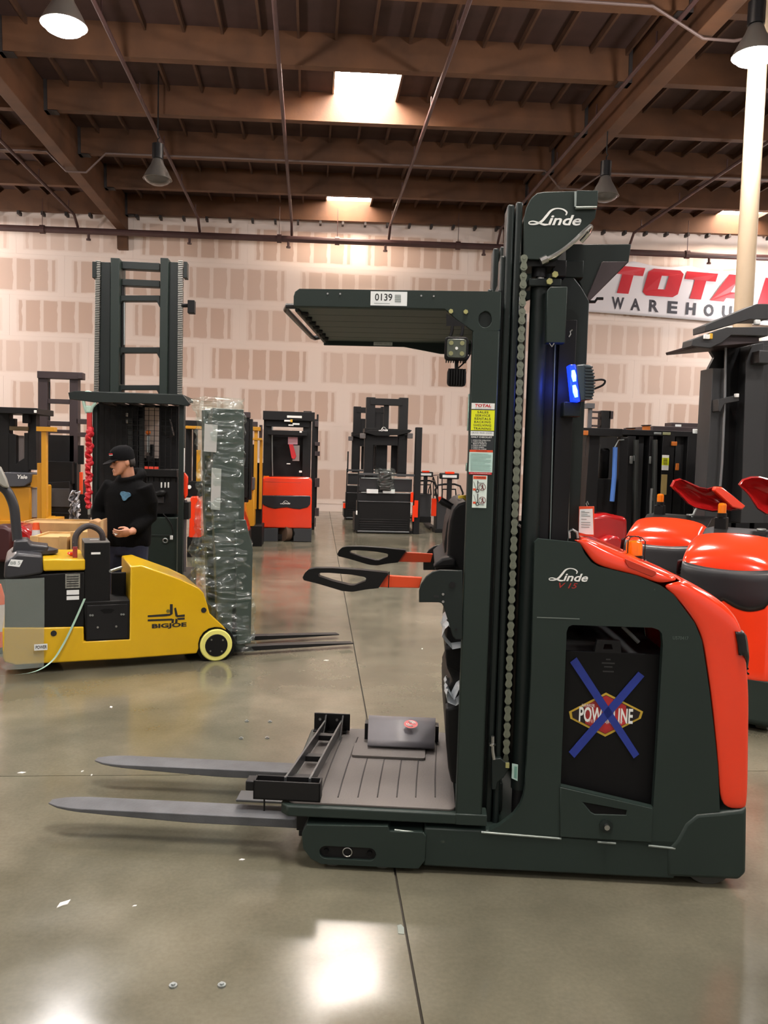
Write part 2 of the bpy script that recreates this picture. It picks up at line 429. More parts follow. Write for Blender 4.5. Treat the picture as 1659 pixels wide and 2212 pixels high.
hm = MB().box(-.03, .03, -.11, .11, ZB - .03, ZD).box(-.2, .2, -.1, .1, ZB - .03, ZB - .018).mesh('beam_hanger', 0)
for gx in (-5.0, 5.55, 16.1):
    obj('girder', gm, WOODG, ceil, .01, loc=(gx, 0, 0))
    for y in PUR[:7]:
        for sx in (-.16, .16): obj('beam_hanger', hm, HANG, ceil, loc=(gx + sx, y, 0))
# skylight wells
well = MB()
for a in ((-.61, -.58), (.58, .61)): well.box(a[0], a[1], .0, 2.25, ZD - .02, ZD + .3)
for a in ((.0, .04), (2.2, 2.25)): well.box(-.61, .61, a[0], a[1], ZD, ZD + .3)
well_me = well.mesh('skylight_curb', 0)
pane_me = MB().box(-.58, .58, .04, 2.2, ZD + .24, ZD + .27).mesh('skylight_pane', 0)
short_pane = MB().box(-.58, .58, 1.1, 2.2, ZD + .05, ZD + .08).mesh('skylight_pane', 0)  # pane cut short to soften the hot spot on the wall
well_blank = MB().box(-.58, .58, .05, 1.09, ZD, ZD + .3).mesh('deck_panel', 0)  # unseen cover added over the well's near end to cut light on the wall
CURB = mat('skylight_curb_paint', '#cdb8a6', .7)
PANE = mat('skylight_acrylic', '#ffffff', .4, emit='#fff6ee', estr=SKYLIGHT_E)
DIM_PANE = mat('dimmed_skylight_acrylic', '#ffffff', .4, emit='#ffe9d6', estr=SKYLIGHT_E * .5)  # glow turned down to keep the wall below from burning out
for (x, y) in sky_spots:
    i = bay(y); k = round((x - 1.05) / 1.22); xx = 1.05 + 1.22 * k
    obj('skylight_curb', well_me, CURB, ceil, loc=(xx, PUR[i + 1], 0)); obj('skylight_pane', pane_me if i else short_pane, PANE if i else DIM_PANE, ceil, loc=(xx, PUR[i + 1], 0))
    if i == 0: obj('deck_panel', well_blank, DECK, ceil, loc=(xx, PUR[i + 1], 0))  # the added well cover that holds back light
# wall ledger and joist ends under the last purlin
lm = MB().box(-.03, .03, -.2, .04, -.09, 0).mesh('ledger_bracket', 0)
for k in range(-14, 22):
    obj('ledger_bracket', lm, HANG, ceil, loc=(.3 + .61 * k, 23.25, ZB))
post = part('girder_post', MB().box(-.13, .13, 23.2, 23.39, 7.05, 7.6), WOODG, ceil, loc=(-5.0, 0, 0))

# ---- overhead pipes (each run a thing)
def pipe(label, pts, r, group=None, name='sprinkler_pipe', m=PIPE, cat='pipe', hang=()):
    t = thing(name, label, cat, (pts[0][0], pts[0][1], pts[0][2]), group=group)
    o = Vector(pts[0]); part('pipe_run', MB().tube([Vector(p) - o for p in pts], r, 10), m, t)
    for h in hang:
        part('hanger_rod', MB().cyl(Vector(h) - o, Vector((h[0], h[1], 8.2 + .02 * h[0])) - o, .008, 6), PIPE, t)
        part('coupling', MB().cyl(Vector((h[0] - .06, h[1], h[2])) - o, Vector((h[0] + .06, h[1], h[2])) - o, r * 1.35, 10), PIPE, t)
    return t
zs = lambda x: 7.35 + .012 * x
main = pipe('thick dark sprinkler main running along the top of the far wall', [(-12, 22.85, zs(-12)), (18, 22.85, zs(18))], .085,
            hang=[(x, 22.85, zs(x)) for x in (-7.1, -.95, .6, 3.9, 6.9, 10.4)])
mo = Vector((-12, 22.85, zs(-12)))
drop = MB().cyl((0, 0, -.1), (0, 0, -.22), .035, 8).cyl((0, 0, -.22), (0, 0, -.26), .06, 10).mesh('sprinkler_head')
for x in (-5.9, -3.3, -.7, 1.9, 4.6, 8.3, 11):
    obj('sprinkler_head', drop, PIPE, main, loc=(x - mo.x, -.1, zs(x) - mo.z))
where = ['leftmost, crossing the far corner of the roof', 'passing above the lamp by the left girder', 'passing to the left of the big skylight', 'passing to the right of the big skylight', 'running towards the head of the tall mast', 'rightmost, beyond the right girder']
for w, x in zip(where, (-6.2, -3.05, -.62, 2.0, 5.0, 8.7)):
    z = 7.72 + .02 * x
    pts = [(x, 2, z), (x, 22.5, z), (x, 22.85, zs(x) + .1)]
    t = pipe('thin dark sprinkler branch pipe, ' + w, pts, .035, 'sprinkler branch pipes under the roof')
    for y in (9.8, 12.4, 15.0, 17.4, 19.7, 22.0):
        part('upright_head', MB().cyl((0, y - 2, 0), (0, y - 2, .22), .014, 6), PIPE, t)
zc = lambda x: 7.86 + .02 * x
pipe('grey conduit running under the purlins and dipping beneath both girders', [(-12, 18.3, zc(-12)), (-5.6, 18.3, zc(-5.6)), (-5.2, 18.3, 7.36), (-4.8, 18.3, 7.36), (-4.4, 18.3, zc(-4.4)), (5.0, 18.3, zc(5)), (5.35, 18.3, 7.6), (5.8, 18.3, 7.6), (6.3, 18.3, zc(6.3)), (16, 18.3, zc(16))], .022, name='conduit', m=mat('conduit_grey', '#6d5a54', .5), cat='conduit')
pipe('grey conduit close overhead, bending down at the right girder', [(-4, 11.6, 7.86), (4.6, 11.6, 7.96), (5.35, 11.6, 7.58), (5.8, 11.6, 7.58), (7.5, 11.6, 8.0), (9, 11.6, 8.03)], .022, name='conduit', m=mat('conduit_grey', '#6d5a54', .5), cat='conduit')

# ---- steel column under the right girder
p = floor_pt(1640, 1106 + 140)
colm = thing('steel_column', 'round cream-painted steel column holding up the right girder', 'column', (5.50, 10.35, 0))
part('shaft', MB().cyl((0, 0, .02), (0, 0, 7.6), .115, 28), CREAM, colm)
bx('base_plate', CREAM, colm, -.2, .2, -.2, .2, 0, .02); bx('cap_plate', CREAM, colm, -.16, .16, -.2, .2, 7.6, 7.66)

# ---- high-bay lamps
def bell(parent, lit, rod):
    prof = [(.07, .36), (.09, .34), (.12, .26), (.2, .12), (.25, .02), (.26, 0)]
    rings = [[(r * math.cos(2 * math.pi * k / 24), r * math.sin(2 * math.pi * k / 24), z) for k in range(24)] for r, z in prof]
    inner = [[(x * .96, y * .96, z - .004) for x, y, z in rg] for rg in reversed(rings)]
    part('reflector', MB().loft(rings + inner, cap=False), mat('spun_aluminium', '#8b8680', .3, metal=.7), parent)
    part('ballast', MB().cyl((0, 0, .36), (0, 0, .62), .1, 16), BLACKM, parent)
    part('hook', MB().tube([(0, 0, .62), (0, 0, .7), (.03, 0, .74), (0, 0, .78), (0, 0, rod)], .012, 8), BLACKM, parent)
    part('lens', MB().loft([[(r * math.cos(2 * math.pi * k / 24), r * math.sin(2 * math.pi * k / 24), z) for k in range(24)] for r, z in ((.245, .012), (.2, -.05), (.12, -.09), (.02, -.1))]),
         mat('lit_lamp_glass', '#ffffff', .3, emit='#f4f6ff', estr=20) if lit == 1 else mat('dim_lamp_glass', '#4a4641', .2), parent)
    if lit == 1:
        l = bpy.data.lights.new('lamp_light', 'POINT'); l.energy = LAMP_W; l.color = (1, .95, .93); l.shadow_soft_size = .22
        o = bpy.data.objects.new('lamp_light', l); COL.objects.link(o); o.parent = parent; o.location = (0, 0, -.35 if lit == 1 else -.75)
for (x, y, z, lit, lab) in ((-2.9, 10.1, 6.42, 1, 'lit bell-shaped high-bay lamp near the upper left corner'), (-2.86, 15.7, 6.5, 0, 'unlit bell-shaped high-bay lamp hanging beside the left girder'),
                            (5.29, 15.2, 6.5, 0, 'unlit bell-shaped high-bay lamp just above the tall mast head'), (5.16, 9.8, 6.5, 1, 'lit high-bay lamp half hidden behind the cream column'),
                            (-11.0, 21.0, 6.2, 1, 'lit high-bay lamp near the far wall beyond the left edge'), (13.4, 21.0, 6.7, 1, 'lit high-bay lamp near the far wall beyond the right edge'), (-11.0, 15.6, 6.2, 1, 'lit high-bay lamp over the left rows of trucks'), (13.4, 15.2, 6.7, 1, 'lit high-bay lamp over the right rows of trucks'),
                            (-2.9, 4.0, 6.45, 1, 'lit high-bay lamp overhead to the left, above the forks'), (5.2, 4.0, 6.5, 1, 'lit high-bay lamp overhead to the right, above the red hoods'),
                            (-2.9, -2.0, 6.45, 1, 'lit high-bay lamp behind the viewer to the left'), (5.2, -2.0, 6.5, 1, 'lit high-bay lamp behind the viewer to the right')):
    t = thing('high_bay_lamp', lab, 'lamp', (x, y, z), group='high-bay lamps'); bell(t, lit, 8.455 + .02 * x - z)
# ---- banner on the far wall

bn = thing('banner', 'white hanging banner with red TOTAL over grey WAREHOUSE on the far wall', 'banner', (7.45, 23.22, 5.72), 0)
mb = MB(); nx, nz_ = 60, 16; Wb, Hb = 8.6, 1.52
wave = lambda x, z: .03 * math.sin(x * 3.1 + z * 2) * (z / Hb) - .02 * math.sin(x * 1.2 - z * 3)
sag = lambda x: .10 * math.sin(math.pi * ((x * .62) % 1)) * -1
vs = [(Wb * i / nx, wave(Wb * i / nx, Hb * j / nz_), Hb * j / nz_ + .13 + (sag(Wb * i / nx) * (j / nz_) ** 3) - .03 * Wb * i / nx) for j in range(nz_ + 1) for i in range(nx + 1)]
fs = [(j * (nx + 1) + i, j * (nx + 1) + i + 1, (j + 1) * (nx + 1) + i + 1, (j + 1) * (nx + 1) + i) for j in range(nz_) for i in range(nx)]
mb.add(vs, fs); me = mb.mesh('cloth', 60); cl = obj('cloth', me, mat('banner_vinyl', '#e6e2e6', .45), bn)
sm = cl.modifiers.new('thick', 'SOLIDIFY'); sm.thickness = .006
BANRED = mat('banner_red', '#c8202e', .45); BANINK = mat('banner_grey', '#3a3942', .5)
def word(s, x0, x1, z0, z1, m, **k):
    o = text(bn, s, x0, x1, z0, z1, 0, m, **k)
    for v in o.data.vertices:
        v.co.y = wave(v.co.x, max(0, v.co.z)) - .018; v.co.z -= .03 * v.co.x
    return o
def block(ch, x0, x1):
    """Chunky slanted capital with cut corners, laid on the cloth."""
    z0, z1 = .71, 1.47; sh = .26; w = x1 - x0; h = z1 - z0
    P = {'T': ([(0, 1), (0, .70), (.33, .70), (.33, 0), (.70, 0), (.70, .70), (1, .70), (1, 1)], []),
         'O': ([(.12, 0), (.88, 0), (1, .12), (1, .88), (.88, 1), (.12, 1), (0, .88), (0, .12)], [[(.40, .26), (.6, .26), (.6, .76), (.40, .76)]]),
         'A': ([(0, 0), (.34, 0), (.37, .14), (.63, .14), (.66, 0), (1, 0), (.74, 1), (.26, 1)], [[(.43, .36), (.57, .36), (.51, .72), (.49, .72)]]),
         'L': ([(0, 1), (0, 0), (1, 0), (1, .3), (.4, .3), (.4, 1)], [])}[ch]
    f = lambda p: (x0 + p[0] * w + p[1] * h * sh, z0 + p[1] * h - .03 * (x0 + p[0] * w))
    o = part('lettering', MB().prism([f(p) for p in P[0]], 0, .004, [[f(p) for p in q] for q in P[1]]), BANRED, bn, smooth=0)
    for v in o.data.vertices: v.co.y += wave(v.co.x, max(0, v.co.z)) - .03
for ch, (a, b) in zip('TOTAL', ((.80, 1.72), (1.84, 2.86), (2.93, 3.86), (3.86, 5.1), (5.3, 6.1))): block(ch, a, b)
for i, ch in enumerate('WAREHOUSE'): word(ch, .97 + .548 * i, .97 + .548 * i + (.36 if ch == 'W' else .29), .26, .60, BANINK, bold=.035)
part('corner_mark', ribbon(MB(), [(.1, 1.0), (.25, 1.25), (.4, 1.35), (.3, 1.1), (.15, .95)], [.05, .04, .05, .04, .03], -.04), BANINK, bn, smooth=0)
# a loose scrap or two of paper and plastic on the floor
scrap = mat('scrap_paper', '#e9e6de', .7)
sc_lab = ['white curl of plastic in the near left foreground', 'tiny white scrap beside the curl of plastic', 'white paper scrap on the floor near the yellow truck', 'pale scrap left of the fork tips', 'white scrap on the cross joint by the far fork', 'white scrap just beyond the cross joint', 'white scrap on the floor below the near fork', 'pale scrap on the open floor beyond the clamp frame', 'pale scrap near the red truck aisle']
for lb, (px, py, s) in zip(sc_lab, ((138, 1953, .03), (291, 1958, .008), (240, 1528, .02), (47, 1670, .02), (198, 1675, .009), (178, 1667, .01), (523, 1858, .012), (912, 1402, .015), (705, 1427, .02))):
    p = floor_pt(px, py); rr = random.random() * 3
    q = [(p.x + s * k * math.cos(rr + a), p.y + s * k * math.sin(rr + a)) for a, k in ((0, 1), (.5, .45), (1.9, .5), (3.2, 1.1), (3.7, .4), (5, .5))]
    o = part('paper_scrap', MB().prism(q, .0005, .004, axis='z'), scrap, None, smooth=0); tag(o, lb, 'scrap', 'litter scraps on the floor')

# ================================================================== THE ORDER PICKER IN FRONT
TF = Frame(.201, 3.185, -7.9)
TW = .95
T = thing('order_picker', 'dark green order picker truck with orange hood and tall mast in the foreground', 'forklift', (TF.o.x, TF.o.y, 0), TF.deg)
K = TF.pts
def mirror(l): return l
# ---- chassis
base = MB().box(TF.U(915, 1840), TF.U(1460, 1850), 0, TW, .028, .186)
part('base_frame', base, GREEN, T, .008)
bump = K([(1440, 1836), (1462, 1812), (1480, 1778), (1505, 1758), (1555, 1754), (1600, 1749), (1613, 1742), (1612, 1800), (1611, 1885), (1596, 1900), (1440, 1893)])
part('bumper', MB().prism(bump, -.006, TW + .006), GREEN, T, .022, seg=3)
ro = K([(652, 1800), (662, 1782), (838, 1785), (842, 1796), (912, 1798), (920, 1806), (918, 1858), (904, 1876), (850, 1874), (694, 1866), (672, 1855), (655, 1832)], -.01)
zc_ = K([(750, 1843)], -.01)[0]
stad = []
ua, ub, rr_ = TF.U(704, 1842, -.01), TF.U(798, 1845, -.01), .026
for c, a0 in ((ub, -90), (ua, 90)):
    for k in range(9):
        q = R(a0 + 180 * k / 8); stad.append((c + rr_ * math.cos(q), zc_[1] + rr_ * math.sin(q)))
for (a, b, c) in ((-.012, .008, .13), (TW + .012, TW - .008, TW - .13)):
    o = part('outrigger', MB().prism(ro, a, b, [stad]).prism(ro, b, c), GREEN, T, .004)
    part('slot_plate', MB().prism([(u, z) for u, z in stad], b + (a - b) * .2, b), BLACKM, o)
    part('axle_ring', MB().ring((zc_[0], a + (b - a) * .5, zc_[1]), .018, .0025), STEEL, o)
    for uu in (ua + .0, ub): part('slot_bolt', MB().cyl((uu, a + (b - a) * .3, zc_[1]), (uu, b, zc_[1]), .01, 10), RUBBER, o)
for vv in (.02, TW - .12):
    for uu in (-.08, .12):
        part('load_wheel', MB().cyl((uu, vv, .058), (uu, vv + .09, .058), .058, 24), mat('grey_polyurethane', '#55564e', .5), T)
for vv in (.03, TW - .13):
    part('rear_wheel', MB().cyl((TF.U(1535, 1910), vv, .105), (TF.U(1535, 1910), vv + .1, .105), .105, 28), mat('dark_polyurethane', '#3f403b', .6), T)
# ---- side panels with the battery window
INNER = [(1253, 1173), (1263, 1196), (1278, 1215), (1294, 1224), (1332, 1233), (1378, 1244), (1428, 1265), (1455, 1284), (1478, 1315), (1501, 1346), (1516, 1384), (1526, 1446), (1534, 1503), (1543, 1580), (1551, 1657), (1555, 1753)]
pane = [(1155, 1172), (1163, 1164)] + INNER + [(1500, 1762), (1470, 1800), (1450, 1832), (1215, 1810), (1052, 1797), (1080, 1783), (1109, 1761), (1124, 1740), (1131, 1720), (1135, 1699), (1148, 1446)]
win = [(1236, 1350), (1409, 1356), (1424, 1361), (1430, 1369), (1432, 1392), (1418, 1638), (1411, 1745), (1211, 1698), (1221, 1446), (1224, 1365), (1228, 1354)]
for (a, b) in ((0, .03), (TW, TW - .03)):
    part('side_panel', MB().prism(K(pane), a, b, [K(win)]), GREEN, T)
fm = part('front_bulkhead', MB().box(TF.U(1152, 1400) + .01, TF.U(1152, 1400) + .03, .03, TW - .03, .19, 1.33), GREEN2, T)
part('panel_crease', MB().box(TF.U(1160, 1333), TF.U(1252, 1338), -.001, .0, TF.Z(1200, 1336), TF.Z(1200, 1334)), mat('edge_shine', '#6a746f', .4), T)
# battery
bt = part('battery', MB().box(TF.U(1212, 1500, .05) + .01, TF.U(1440, 1500, .05), .05, TW - .05, .19, TF.Z(1300, 1408, .05)), mat('battery_black', '#0f0f10', .5, spec=.2), T, .004)
part('battery_lug', MB().prism(K([(1283, 1412), (1290, 1382), (1340, 1384), (1343, 1412)], .05), .05, .075, [K([(1303, 1403), (1306, 1392), (1321, 1392), (1324, 1403)], .05)]), BLACKM, bt, .002)
part('compartment_lining', MB().box(TF.U(1212, 1450), TF.U(1440, 1450), TW - .06, TW - .055, .2, 1.1), RUBBER, T)
part('cable_stub', MB().tube([(TF.U(1345, 1353, .04), .045, TF.Z(1345, 1353, .04)), (TF.U(1380, 1388, .04), .045, TF.Z(1380, 1388, .04))], .008, 8), mat('cable_grey', '#3b3d3d', .6), T)
hexo = [(1229, 1537), (1309, 1496), (1389, 1537), (1384, 1552), (1307, 1591), (1232, 1552)]
hexi = [(1235, 1538), (1309, 1501), (1383, 1538), (1379, 1550), (1307, 1585), (1237, 1550)]
hexr = [(1262, 1524), (1309, 1502), (1352, 1524), (1352, 1562), (1307, 1584), (1264, 1562)]
part('badge_border', MB().prism(K(hexo, .05), .0485, .0499), mat('gold_print', '#c7a63a', .4), bt, smooth=0)
part('badge_ground', MB().prism(K(hexi, .05), .047, .0484), mat('maroon_black_print', '#1d1112', .5), bt, smooth=0)
part('badge_field', MB().prism(K(hexr, .05), .0463, .0469), mat('badge_red', '#a5282a', .4, vary=.5, vscale=9), bt, smooth=0)
u0, z0 = TF.at(1250, 1559, .046); u1, z1 = TF.at(1368, 1531, .046)
text(bt, 'POWERLINE', u0, u1, z0, z1, .0455, WHITE, bold=.025)
u0, z0 = TF.at(1272, 1562, .046); u1, z1 = TF.at(1346, 1557, .046); text(bt, 'PROVEN BATTERY', u0, u1, z0, z1, .0455, mat('pale_red_print', '#d9a9a2', .5), bold=.01)
u0, z0 = TF.at(1257, 1527, .046); u1, z1 = TF.at(1285, 1521, .046); text(bt, 'HAWKER', u0, u1, z0, z1, .0455, WHITE)
for q in ([(1231, 1430), (1245, 1419), (1380, 1628), (1368, 1637)], [(1378, 1450), (1391, 1460), (1240, 1636), (1228, 1623)]):
    part('blue_tape', MB().prism(K(q, .05), .043, .0445 if q[0][0] == 1231 else .0452), BLUETAPE, bt, smooth=0)
for i, (y, w) in enumerate(((1424, 10), (1432, 28), (1440, 18), (1450, 24))):
    part('moulded_print', MB().box(TF.U(1314 - w / 2, y, .05), TF.U(1314 + w / 2, y, .05), .0492, .05, TF.Z(1314, y + 2, .05), TF.Z(1314, y - 1, .05)), mat('faint_print', '#2c2d2d', .5), bt, smooth=0)
# battery door
dr = K([(1209, 1699), (1409, 1745), (1407, 1818), (1209, 1806)])
rc = K([(1259, 1732), (1353, 1749), (1351, 1759), (1284, 1757), (1276, 1753)])
d_ = part('battery_door', MB().prism(dr, -.008, .02, [rc]), GREEN, T, .003)
part('door_recess', MB().prism(rc, -.003, .0), RUBBER, d_)  # shallow black plate painting the dark inside of the hole
u_, z_ = TF.at(1308, 1781)
part('knob_plate', MB().cyl((u_, -.014, z_), (u_, -.008, z_), .026, 20), GREEN2, d_); part('knob', MB().cyl((u_, -.03, z_), (u_, -.014, z_), .011, 8), STEEL, d_)
# weld seams on the base
for a, b in (((1040, 1797), (1212, 1811)), ((1290, 1818), (1330, 1821)), ((1400, 1826), (1458, 1832)), ((852, 1792), (915, 1800))):
    p0, p1 = TF.at(*a), TF.at(*b); part('weld_seam', MB().tube([(p0[0], -.003, p0[1]), (p1[0], -.003, p1[1])], .0045, 6), mat('weld_shine', '#8b9590', .3, metal=.4), T)
# ---- hood
LID_O = [(1234, 1151), (1249, 1149), (1286, 1163), (1324, 1179), (1359, 1194), (1405, 1215), (1434, 1229)]
LID_I = [(1236, 1166), (1255, 1174), (1278, 1215), (1302, 1226), (1340, 1235), (1385, 1246), (1424, 1263)]
HD_O = [(1438, 1230), (1486, 1254), (1532, 1279), (1570, 1309), (1593, 1340), (1606, 1379), (1615, 1465), (1618, 1523), (1616, 1600), (1615, 1680), (1612, 1744)]
HD_I = [(1428, 1265), (1455, 1284), (1485, 1323), (1503, 1350), (1516, 1384), (1521, 1415), (1530, 1475), (1536, 1520), (1545, 1600), (1552, 1680), (1555, 1753)]
ARCH = [(0, 0.0), (.5, .0), (.8, .010), (.9, .04), (.955, .1), (.985, .20), (1.0, .32), (1.015, TW / 2)]
ARCH2 = [(0, 0.0), (.3, .006), (.55, .025), (.72, .07), (.85, .15), (.94, .25), (.985, .36), (1.0, TW / 2)]
FK = [1, .95, .8, .6, .42, .3, .24, .22, .22, .22, .22]
OV = [.26, .23, .18, .12, .08, .05, .04, .03, .03, .03, .03]
def arch_t(w, arch=ARCH):
    w = min(w, TW - w)
    for (t0, w0), (t1, w1) in zip(arch[1:], arch[2:]):
        if w0 <= w <= w1: return t0 + (t1 - t0) * (w - w0) / (w1 - w0)
    return arch[1][0] if w < arch[1][1] else arch[-1][0]
def shell(O, I, name, m, parent, arch=ARCH, drop=0.0):
    rows_ = []
    for k_, (o_, i_) in enumerate(zip(O, I)):
        a = Vector(TF.at(*i_)); b = Vector(TF.at(*o_, OV[min(k_, 10)] if O is HD_O else .26))
        prof = arch + [(t, TW - w) for t, w in reversed(arch[:-1])]
        dk = drop * max(0, 1 - k_ / 6); a = a + Vector((-dk * .25, -dk))
        fk = FK[k_] if O is HD_O else 1
        prof = [(t if t < .5 else 1 - (1 - t) * fk, w) for t, w in prof]
        rows_.append([((a + (b - a) * t).x, w, (a + (b - a) * t).y) for t, w in prof])
    n = len(rows_[0]); mb = MB(); mb.add([p for r_ in rows_ for p in r_], [(i * n + k, i * n + k + 1, (i + 1) * n + k + 1, (i + 1) * n + k) for i in range(len(rows_) - 1) for k in range(n - 1)])
    o = part(name, mb, m, parent, smooth=50)
    s_ = o.modifiers.new('thick', 'SOLIDIFY'); s_.thickness = .018; s_.offset = -1
    sb = o.modifiers.new('round', 'SUBSURF'); sb.levels = 1; sb.render_levels = 2
    return o
def hood_pt(w, z, off=.006, tt=None, arch=ARCH, drop=0.0):
    """Point of the rear hood's skin at width w and height z."""
    t = arch_t(max(0, min(w, TW - w)), arch); L = []
    for k_, (o_, i_) in enumerate(zip(HD_O, HD_I)):
        a = Vector(TF.at(*i_)); b = Vector(TF.at(*o_, OV[k_])); dk = drop * max(0, 1 - k_ / 6); a = a + Vector((-dk * .25, -dk)); L.append(a + (b - a) * (tt if tt else t if t < .5 else 1 - (1 - t) * FK[k_]))
    for p, q in zip(L, L[1:]):
        if q.y <= z <= p.y:
            r_ = p + (q - p) * ((p.y - z) / (p.y - q.y)); return (r_.x + off, w, r_.y)
    return (L[-1].x + off, w, z)
def grille(parent, zt=.985, arch=ARCH, drop=0.0):
    mb = MB(); m_ = 7; vs = []; cols = [(-.004, .77), (-.003, .88)]; n0 = 30
    cols += [(.014 + (TW - .028) * i / n0, None) for i in range(n0 + 1)] + [(TW + .003, .88), (TW + .004, .77)]
    n = len(cols) - 1
    for i, (w, tt) in enumerate(cols):
        e = min(1, abs(w - TW / 2) / (TW / 2))
        top = zt + .03 * e ** 2; bot = zt - .19 - .05 * math.sin(math.pi * min(1, e * 1.1)) + .13 * max(0, (e - .78) / .22) ** 1.5
        for j in range(m_ + 1): vs.append(hood_pt(w, top + (bot - top) * j / m_, .006 if 0 < j < m_ and 0 < i < n else -.003, tt, arch, drop))
    mb.add(vs, [(i * (m_ + 1) + j, i * (m_ + 1) + j + 1, (i + 1) * (m_ + 1) + j + 1, (i + 1) * (m_ + 1) + j) for i in range(n) for j in range(m_)])
    o = part('rear_grille', mb, mat('grille_black', '#17171a', .35), parent, smooth=40)
    s_ = o.modifiers.new('t', 'SOLIDIFY'); s_.thickness = .012; s_.offset = 0
    for i in range(7):
        z = zt - .02 - .02 * i; part('grille_slot', MB().tube([hood_pt(w, z, .006, None, arch, drop) for w in (.03, .06, .1, .16)], .004, 6), RUBBER, o)
    return o
hood = shell(HD_O, HD_I, 'hood', RED, T)
lid = shell(LID_O, LID_I, 'hood_lid', RED, T)
rec = K([(1349, 1206), (1417, 1234), (1418, 1240), (1408, 1246), (1358, 1226), (1353, 1219)])
part('handle_recess', MB().prism(rec, -.003, .004), mat('recess_red', '#b8331c', .4), lid, .002)
part('grab_loop', MB().tube([(TF.U(1236, 1166), .06, TF.Z(1236, 1166)), (TF.U(1235, 1152), .06, TF.Z(1235, 1152)), (TF.U(1242, 1147), .06, TF.Z(1242, 1147)), (TF.U(1252, 1153), .06, TF.Z(1252, 1153)), (TF.U(1254, 1166), .06, TF.Z(1254, 1166))], .006, 8), STEEL, lid)
grille(T)
# Beacon
bu, bz = TF.at(1369, 1203, .2)
be = part('beacon_base', MB().cyl((bu, .2, bz - .02), (bu, .2, bz + .008), .034, 20), BLACK, T)
part('beacon_lens', MB().loft([[(bu + r * math.cos(2 * math.pi * k / 20), .2 + r * math.sin(2 * math.pi * k / 20), bz + z) for k in range(20)] for r, z in ((.033, .008), (.032, .05), (.029, .062), (.01, .068))]), AMBER, be)
part('beacon_core', MB().cyl((bu, .2, bz + .008), (bu, .2, bz + .045), .012, 12), mat('reflector_amber', '#ffb020', .3, metal=.5), be)
cg = MB()
for k in range(4):
    q = R(45 + 90 * k); r = .048
    cg.tube([(bu + r * math.cos(q), .2 + r * math.sin(q), bz - .012), (bu + r * math.cos(q), .2 + r * math.sin(q), bz + .068), (bu + .03 * math.cos(q), .2 + .03 * math.sin(q), bz + .082), (bu, .2, bz + .084)], .0022, 6)
cg.ring((bu, .2, bz - .012), .048, .0022, 'z')
part('beacon_cage', cg, BLACKM, be)
# ---- lettering on the panel
u0, z0 = TF.at(1185, 1254); u1, z1 = TF.at(1271, 1229); script_word(T, u0, u1, z0, z1, -.0015, WHITE)
u0, z0 = TF.at(1207, 1270); u1, z1 = TF.at(1248, 1260); text(T, 'V 15', u0, u1, z0, z1, -.0015, mat('dull_red_print', '#a12a24', .5), shear=.3, bold=.01)
u0, z0 = TF.at(1453, 1381); u1, z1 = TF.at(1487, 1375); text(T, 'U570417', u0, u1, z0, z1, -.0015, mat('worn_print', '#55605b', .6))

# ---- operator platform
bx('carriage', BLACKM, T, -.24, .5, .1, TW - .1, .10, .2)
pu0, pu1 = TF.U(604, 1755), TF.U(1042, 1780)
pl = part('platform_frame', MB().prism([(pu0 + .03, -.004), (pu1, -.004), (pu1, TW), (pu0 + .03, TW), (pu0, TW - .03), (pu0, .03)], .205, .248, axis='z'), GREEN, T, .006)
fmt = part('floor_mat', MB().prism(rrect(TF.on(620, 1738, .25)[0], .405, .02, TW - .02, .03), .248, .257, axis='z'), MATRUB, pl, .002)
for x in (690, 730, 773, 815, 857, 898, 940):
    uu, vv = TF.on(x, 1722, .258)
    pth = [(uu + .022 * (t ** 2), vv + t * .72, .257) for t in (0, .25, .5, .75, 1)]
    part('mat_rib', MB().tube(pth, .003, 6), mat('mat_rib_black', '#2f2c2b', .7), fmt)
part('presence_pad', MB().prism(rrect(-.055, .285, .53, .70, .015), .257, .268, axis='z'), MATRUB, pl, .002)
# sprung lid with the round red emblem
a0 = Vector((.012, .63, .285)); a1 = Vector((.326, .63, .285)); b0 = Vector((.0, .86, .352)); b1 = Vector((.333, .86, .352))
mb = MB(); rows_ = []
for j in range(7):
    t = j / 6; bow = .006 * math.sin(math.pi * t)
    rows_.append([a0.lerp(b0, t) + Vector((0, -.2 * bow, bow)), a1.lerp(b1, t) + Vector((0, -.2 * bow, bow))])
mb.add([p for r_ in rows_ for p in r_], [(2 * j, 2 * j + 1, 2 * j + 3, 2 * j + 2) for j in range(6)])
ld = part('tilted_pad', mb, mat('grey_vinyl', '#6b696d', .5, vary=.12, vscale=6), pl, smooth=60)
s_ = ld.modifiers.new('t', 'SOLIDIFY'); s_.thickness = .012; s_.offset = -1
for uu in (-.005, .34): part('pad_hinge', MB().box(uu - .008, uu + .008, .78, .84, .257, .335), BLACKM, ld)
bx('pad_riser', BLACKM, ld, .03, .31, .68, .84, .258, .295)
ec = a0.lerp(b1, .56) + Vector((.02, 0, .022)); nrm = Vector((0, -.28, .96))
def on_pad(x, y): return ec + Vector((x, y * .96, y * .28)) + nrm * .006
disc = [on_pad(.034 * math.cos(R(15 * k)), .034 * math.sin(R(15 * k))) for k in range(24)]
part('round_emblem', MB().add(disc, [tuple(range(24))]), mat('emblem_red', '#c43a3c', .5), ld, smooth=0)
wl = MB()
for r0 in (.012, .021):
    for s0 in (0, 180):
        pp = [on_pad((r0) * math.cos(R(s0 + 12 * k)), r0 * math.sin(R(s0 + 12 * k))) + nrm * .0015 for k in range(11)]
        wl.tube(pp, .0026, 5)
part('emblem_mark', wl, WHITE, ld)
